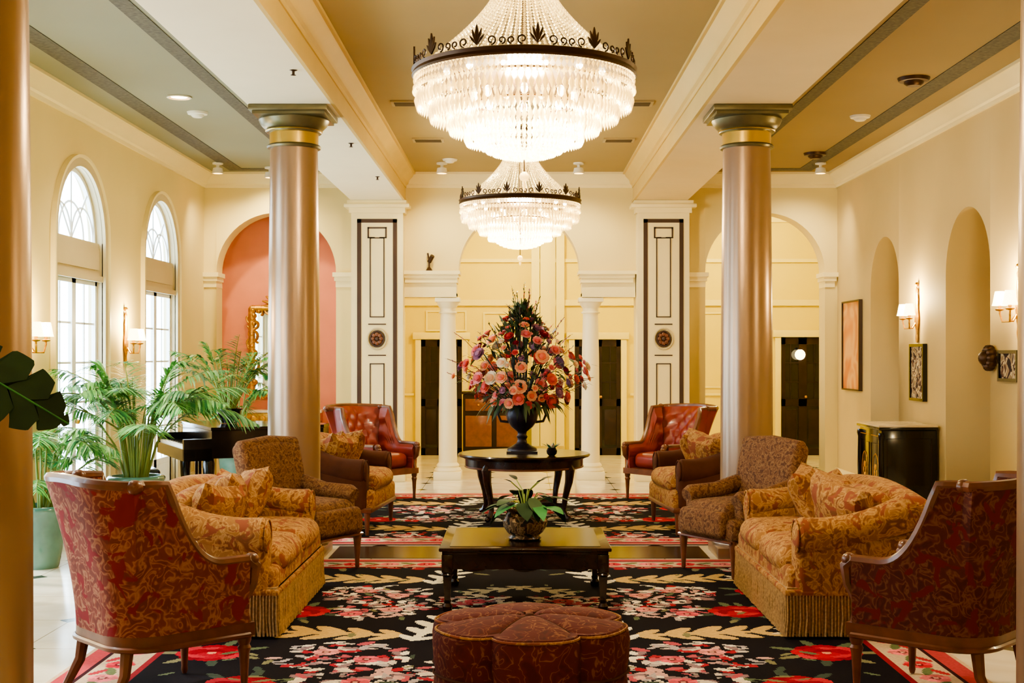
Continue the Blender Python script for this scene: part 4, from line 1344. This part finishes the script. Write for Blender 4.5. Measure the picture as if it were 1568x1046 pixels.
def foliage():
    m = MB()
    pm = damask("glazed_pot", [(50, 44, 40), (112, 92, 66), (166, 140, 104), (88, 60, 46), (52, 52, 44)], scale=22, dist=.8, rough=.25)
    m.lathe([(.10, 0), (.115, .01), (.10, .03), (.125, .05), (.15, .09), (.155, .13), (.13, .175), (.115, .19), (.13, .205), (.135, .215), (.11, .215), (.10, .19), (.001, .18)], pm, seg=32)
    m.lathe([(.001, .19), (.11, .192)], M_SOIL, seg=16)
    for k in range(22):
        a = 2.4 * k + rnd.uniform(-.25, .25); el = rnd.uniform(.15, 1.15)
        d = Vector((math.cos(a) * math.cos(el), math.sin(a) * math.cos(el), math.sin(el)))
        L = rnd.uniform(.13, .21)
        b = Vector((.03 * math.cos(a), .03 * math.sin(a), .2))
        mid = b + d * rnd.uniform(.08, .16)
        m.tube([tuple(b), tuple((b + mid) / 2 + Vector((0, 0, .01))), tuple(mid)], .004, M_STEM, seg=5)
        out = Vector((math.cos(a + rnd.uniform(-.5, .5)), math.sin(a + rnd.uniform(-.5, .5)), rnd.uniform(-.35, .35)))
        blade(m, mid, out, (0, 0, 1), L, rnd.uniform(.09, .13), rnd.choice([M_LEAFD, M_LEAFD, LG[0], M_PALM2]), .5, 7)
    for k in range(4):
        a = k * 1.7 + .4
        e = Vector((.12 * math.cos(a), .12 * math.sin(a), .40))
        m.tube([(0, 0, .2), (.03 * math.cos(a), .03 * math.sin(a), .33), tuple(e)], .004, M_STEM, seg=5)
        blade(m, e, (math.cos(a), math.sin(a), .6), (0, 0, 1), .10, .05, LG[2], .3, 5)
    return m.obj("potted_foliage_plant", loc=(.04, 9.0, .439))
foliage()

# ------------------------------------------------------------------ palms
def frond(m, b, az, el, L, droop, mats, ll=.28, n=26, w=.024):
    d = Vector((math.cos(az), math.sin(az), 0))
    pts = []
    for i in range(13):
        t = i / 12
        pts.append(Vector(b) + d * (L * t * math.cos(el)) + Vector((0, 0, L * (t * math.sin(el) - droop * t ** 2.2))))
    m.tube([tuple(p_) for p_ in pts], [.009 * (1 - .8 * i / 12) for i in range(13)], M_STEM, seg=5)
    for i in range(n):
        t = .18 + .81 * i / (n - 1)
        f = t * 12; k = min(11, int(f)); p_ = pts[k].lerp(pts[k + 1], f - k)
        tg = (pts[k + 1] - pts[k]).normalized()
        side = tg.cross(Vector((0, 0, 1))).normalized()
        Ls = ll * (math.sin(pi * (.15 + .8 * (t - .18) / .82))) * rnd.uniform(.85, 1.1)
        for sg in (-1, 1):
            dd = tg * .75 + side * sg * .9 + Vector((0, 0, rnd.uniform(-.35, .15)))
            blade(m, p_, dd, (0, 0, 1), Ls, w, rnd.choice(mats), .35, 3)

def palm(name, loc, potr, poth, fh, nf, L, mats, potmat=M_POT, seed=1, ll=.28, elb=.45, dr=(.45, .85)):
    global rnd
    rnd = random.Random(seed)
    m = MB()
    r = potr
    m.lathe([(r * .62, 0), (r * .66, .02), (r * .78, poth * .3), (r * .92, poth * .7), (r * .98, poth * .88), (r * 1.08, poth * .9), (r * 1.1, poth * .97), (r * 1.02, poth), (r * .9, poth), (r * .88, poth * .92), (.001, poth * .92)], potmat, seg=36)
    m.lathe([(.001, poth * .93), (r * .88, poth * .93)], M_SOIL, seg=20)
    for k in range(nf):
        az = 2.4 * k + rnd.uniform(-.3, .3)
        t = k / nf
        el = elb + (1.45 - elb) * t
        c = Vector((r * .35 * math.cos(az), r * .35 * math.sin(az), poth * .92))
        hgt = fh * rnd.uniform(.35, 1.0)
        top = c + Vector((.1 * math.cos(az), .1 * math.sin(az), hgt))
        m.tube([tuple(c), tuple(c.lerp(top, .5)), tuple(top)], [.014, .011, .009], M_STEM, seg=6)
        frond(m, top, az, el, L * rnd.uniform(.8, 1.1), rnd.uniform(*dr) * (.6 + .4 * t), mats, ll)
    lim = XL + .07 - loc[0]
    m.v = [(max(p_[0], lim + .02 * math.tanh((p_[0] - lim) * 4)) if p_[0] < lim else p_[0], p_[1], p_[2]) for p_ in m.v]
    return m.obj(name, loc=loc, angle=60)
palm("potted_palm", (-3.46, 11.8, 0), .235, .62, .72, 42, .92, [M_PALM, M_PALM, M_PALM2, M_PALMB], seed=5, ll=.30, elb=.35, dr=(.35, .75))
palm("potted_palm", (-3.84, 10.5, 0), .21, .5, .5, 24, .62, [M_PALM, M_PALM2, M_PALMB], seed=8, ll=.26)
palm("potted_palm", (-3.12, 14.05, .98), .14, .16, .4, 20, .66, [M_PALM2, M_PALM, solid("palm_leaf_yellow", (176, 170, 90), .5)], potmat=M_BLACK, seed=11, ll=.2, elb=.7, dr=(.25, .6))
palm("potted_palm", (-3.7, 16.9, 0), .2, .45, .9, 16, .8, [M_PALM2, M_PALM], seed=13, ll=.25, elb=.7)

def philodendron():
    m = MB()
    m.lathe([(.15, 0), (.2, .2), (.23, .42), (.25, .44), (.25, .48), (.21, .48), (.2, .43), (.001, .43)], M_POT, seg=32)
    def bigleaf(b, d, L, W, hint=(0, -1, .35)):
        d = Vector(d).normalized(); side = d.cross(Vector(hint)).normalized(); nr = side.cross(d)
        n = 48
        rim = []
        for sg in (1, -1):
            rr_ = []
            for i in range(n + 1):
                t = i / n
                notch = 1 - .6 * max(0, math.sin(t * 2 * pi * 4.5 + (.6 if sg > 0 else 1.6))) ** 6
                w = W * math.sin(pi * min(1, t) ** .62) ** .8 * .5 * notch if 0 < t < 1 else 0
                rr_.append(Vector(b) + d * L * (t + .14 * math.sin(pi * t)) + side * sg * w - nr * .25 * L * t * t - nr * .2 * w)
            rim.append(rr_)
        mid = [Vector(b) + d * L * (i / n) - nr * .25 * L * (i / n) ** 2 for i in range(n + 1)]
        V = [tuple(p_) for p_ in mid + rim[0] + rim[1]]
        N = n + 1; F = []
        for i in range(n):
            F.append((i, i + 1, N + i + 1, N + i)); F.append((i, 2 * N + i, 2 * N + i + 1, i + 1))
        m.add(V, F, M_LEAFD)
        m.tube([tuple(p_ + nr * .002) for p_ in mid[::6]], .003, M_PALM2, seg=4)
    specs = [((.46, .12, 1.70), (.85, -.1, -.45), .38, .22), ((.36, .1, 1.12), (.75, .1, -.4), .22, .16), ((.1, -.2, 1.5), (.0, -.7, -.3), .3, .24), ((-.3, .1, 1.6), (-.8, .2, -.2), .34, .26), ((.0, -.3, 1.2), (0, -1, -.3), .32, .25), ((-.2, .3, 1.4), (-.3, .8, -.2), .32, .25), ((.0, .1, 1.8), (-.4, -.2, .4), .3, .22), ((-.35, -.1, 1.05), (-.8, -.3, -.3), .3, .22)]
    for (b, d, L, W) in specs:
        m.tube([(0, 0, .43), (b[0] * .25, b[1] * .25, b[2] * .6), (b[0] * .7, b[1] * .7, b[2] * .97), b], [.014, .011, .009, .006], M_PALM2, seg=6)
        bigleaf(b, d, L, W, (0, -1, .35) if abs(d[1]) < .5 else (.3, 0, 1))
    return m.obj("potted_philodendron", loc=(-2.14, 3.75, 0), angle=60)
philodendron()

# ------------------------------------------------------------------ piano and stool
def piano():
    m = MB()
    P = [(0, -.72), (.35, -.72), (.9, -.70), (1.2, -.62), (1.32, -.42), (1.28, -.2), (1.1, 0.02), (.95, .25), (.75, .5), (.5, .66), (.25, .72), (0, .72)]
    m.prism(P, .66, .94, M_BLACK)
    c = [(x * 1.01 - .01, y * 1.015) for x, y in P]
    m.prism(c, .945, .975, M_BLACK)
    m.bx(-.28, 0, -.72, .72, .64, .76, M_BLACK); m.bx(-.28, 0, -.72, -.66, .64, .86, M_BLACK); m.bx(-.28, 0, .66, .72, .64, .86, M_BLACK)
    m.bx(-.26, -.1, -.64, .64, .76, .785, solid("ivory_keys", (236, 228, 206), .3))
    for i in range(36):
        if i % 7 in (2, 6): continue
        y = -.62 + i * 1.24 / 36; m.bx(-.2, -.1, y, y + .014, .785, .797, M_BLACK)
    for (x, y) in ((.0, -.58), (.0, .58), (1.05, -.35)):
        m.lathe([(.03, .02), (.045, .06), (.035, .1), (.055, .4), (.065, .6), (.05, .67)], M_BLACK, c=(x, y, 0), seg=14)
        m.sphere((x, y, .03), .03, M_GOLD)
    m.bx(-.05, .02, -.12, .12, .06, .1, M_BLACK); m.bx(.0, .03, -.1, -.07, .08, .66, M_BLACK); m.bx(.0, .03, .07, .1, .08, .66, M_BLACK)
    return m.obj("grand_piano", loc=(-3.42, 13.85, 0), rz=.45)
piano()
m = MB()
m.rbox((0, 0, .5), (.36, .6, .1), .035, M_BLACK, puff=(0, 0, .02))
m.bx(-.16, .16, -.28, .28, .40, .45, M_BLACK)
for sx in (-1, 1):
    for sy in (-1, 1): m.tube([(sx * .14, sy * .25, .42), (sx * .15, sy * .27, 0)], [.025, .016], M_BLACK, seg=8)
m.obj("piano_bench", loc=(-3.92, 13.42, 0), rz=.45)

def mirror():
    m = MB()
    y = 18.72; cx = -3.45; z0, z1 = 1.15, 2.38; w = .38
    m.bx(cx - w, cx + w, y - .03, y - .01, z0, z1, M_MIRROR)
    rr = random.Random(4)
    def fr(x0, z0_, x1, z1_, n):
        m.tube([(x0, y - .045, z0_), (x1, y - .045, z1_)], .045, M_GOLD, seg=8)
        m.tube([(x0, y - .06, z0_), (x1, y - .06, z1_)], .02, M_GOLD, seg=8)
        for i in range(n):
            t = (i + .5) / n
            px, pz = x0 + (x1 - x0) * t, z0_ + (z1_ - z0_) * t
            R_ = rr.uniform(.06, .10); a0 = rr.uniform(0, 6)
            ox, oz = rr.uniform(-.05, .05), rr.uniform(-.05, .05)
            m.tube([(px + ox + R_ * (1 - j / 16) * math.cos(a0 + j * .42), y - .06, pz + oz + R_ * (1 - j / 16) * math.sin(a0 + j * .42)) for j in range(15)], .016, M_GOLD, seg=5)
            m.sphere((px + ox, y - .07, pz + oz), .028, M_GOLD, seg=8, ring=5)
    fr(cx - w, z0, cx - w, z1, 12); fr(cx + w, z0, cx + w, z1, 12); fr(cx - w, z0, cx + w, z0, 8); fr(cx - w, z1, cx + w, z1, 8)
    for k in range(9):
        a = pi * k / 8
        m.tube([(cx, y - .06, z1 + .03), (cx + .12 * math.cos(a), y - .07, z1 + .03 + .12 * math.sin(a)), (cx + .24 * math.cos(a), y - .06, z1 + .03 + .2 * math.sin(a))], [.02, .03, .01], M_GOLD, seg=6)
    m.obj("gilt_mirror")
    m = MB()
    m.bx(-.6, .6, -.42, 0, .9, .94, M_MARBLE, bev=.01)
    m.bx(-.56, .56, -.38, -.02, .78, .9, M_GOLD, bev=.01)
    for k in range(9): m.sphere((-.48 + k * .12, -.39, .82), (.05, .02, .05), M_GOLD, seg=8, ring=6)
    for sx in (-1, 1):
        for yy in (-.34, -.06):
            m.tube([(sx * .5, yy, .8), (sx * .54, yy - .02, .65), (sx * .46, yy, .35), (sx * .44, yy, .12), (sx * .5, yy - .02, .0)], [.05, .055, .035, .028, .04], M_GOLD, seg=8)
    m.tube([(-.45, -.2, .14), (0, -.2, .2), (.45, -.2, .14)], .025, M_GOLD, seg=6)
    m.obj("gilt_console_table", loc=(-3.36, 18.66, 0))
mirror()

def cabinet():
    m = MB()
    W, D, H = .85, .58, .98
    m.bx(-W / 2, W / 2, -D, 0, .08, H - .05, M_BLACK, bev=.01)
    m.bx(-W / 2 - .03, W / 2 + .03, -D - .03, 0, H - .05, H - .02, M_BLACK, bev=.008)
    m.bx(-W / 2 - .04, W / 2 + .04, -D - .04, 0, H - .02, H, M_MARBLE, bev=.008)
    m.bx(-W / 2 - .02, W / 2 + .02, -D - .02, 0, 0, .1, M_BLACK, bev=.008)
    for sx in (-1, 1):
        x = sx * W / 4
        m.tube([(x - .17, -D - .002, .16), (x + .17, -D - .002, .16), (x + .17, -D - .002, .78), (x - .17, -D - .002, .78), (x - .17, -D - .002, .16)], .004, M_BRONZE, seg=5)
        m.tube([(x + .11 * math.cos(a), -D - .002, .47 + .2 * math.sin(a)) for a in [2 * pi * i / 24 for i in range(25)]], .005, M_GOLD, seg=5)
        for k in range(6):
            a = k * pi / 3; m.sphere((x + .04 * math.cos(a), -D - .002, .47 + .07 * math.sin(a)), (.02, .006, .035), M_GOLD, seg=8, ring=5)
        m.tube([(x - .17, -D - .002, .86), (x + .17, -D - .002, .86)], .005, M_GOLD, seg=5)
        xs = sx * (W / 2 + .002)
        m.tube([(xs, -.06, .16), (xs, -D + .06, .16), (xs, -D + .06, .84), (xs, -.06, .84), (xs, -.06, .16)], .004, M_BRONZE, seg=5)
    for sx in (-1, 1):
        m.lathe([(.03, .1), (.035, .14), (.025, .18), (.03, .5), (.025, .82), (.035, .86), (.03, .9)], M_BLACK, c=(sx * (W / 2 - .01), -D + .0, 0), seg=10)
    return m.obj("black_gilt_cabinet", loc=(XR - .03, 13.95, 0), rz=-pi / 2)
cabinet()

def picture(y0, y1, z0, z1, art, frame, name="framed_picture", fw=.03):
    m = MB(); x = XR
    m.bx(x - .03, x - .004, y0, y1, z0, z1, art)
    for (a, b, c, d) in ((y0 - fw, y1 + fw, z1, z1 + fw), (y0 - fw, y1 + fw, z0 - fw, z0), (y0 - fw, y0, z0, z1), (y1, y1 + fw, z0, z1)):
        m.bx(x - .05, x - .002, a, b, c, d, frame)
    m.obj(name)
art1 = damask("abstract_painting", [(196, 112, 50), (212, 138, 70), (228, 176, 108), (216, 148, 78), (192, 110, 50)], scale=2, dist=.6, stops=(.2, .4, .5, .6, .8))
art2 = damask("print_art", [(60, 50, 40), (150, 130, 100), (210, 196, 160), (120, 90, 70), (50, 40, 40)], scale=10)
picture(16.6, 17.45, 1.27, 2.40, art1, M_DARKLINE, "large_painting", .02)
picture(13.98, 14.42, 1.24, 1.80, art2, M_BLACK)
picture(11.35, 11.75, 1.50, 1.72, art2, M_BLACK)
m = MB()
for k in range(10):
    a = 2 * pi * k / 10; m.sphere((-.05, .08 * math.cos(a), .08 * math.sin(a)), (.05, .045, .045), M_BRONZE, seg=8, ring=6)
m.sphere((-.08, 0, 0), .07, M_BRONZE); m.tube([(0, 0, 0), (-.08, 0, 0)], .03, M_BRONZE)
m.obj("carved_wall_bracket", loc=(XR - .001, 11.98, 1.68))
m = MB()
m.lathe([(.001, 0), (.05, 0), (.03, .03), (.012, .05), (.012, .12)], M_BRONZE, seg=12)
m.tube([(0, 0, .12), (.05, -.05, .2)], .03, M_BRONZE, seg=10); m.tube([(0, 0, .12), (-.02, 0, .24)], .012, M_BRONZE, seg=8)
m.obj("accent_spotlight", loc=(-1.23, YB - .05, 2.864))

# ------------------------------------------------------------------ WORLD / SUN
w = bpy.data.worlds.new("World"); scn.world = w; w.use_nodes = True
bg = w.node_tree.nodes["Background"]
bg.inputs["Color"].default_value = (0.62, 0.82, 1.0, 1)
bg.inputs["Strength"].default_value = 15.0
s = light("sun", 'SUN', (-10, 8, 8), 5.0, (1, .95, .85))
s.data.angle = .05
s.rotation_euler = (Vector((1.0, -.25, -1.1))).to_track_quat('-Z', 'Y').to_euler()

# ------------------------------------------------------------------ CAMERA
cam = bpy.data.cameras.new("camera"); co = bpy.data.objects.new("camera", cam)
co.location = (0, 0, 1.7); co.rotation_euler = (pi / 2, 0, 0)
cam.sensor_width = 36; cam.lens = 36 * 2000 / 1568
cam.shift_x = -11 / 1568; cam.shift_y = 22 / 1568
cam.clip_start = .05
scn.collection.objects.link(co); scn.camera = co
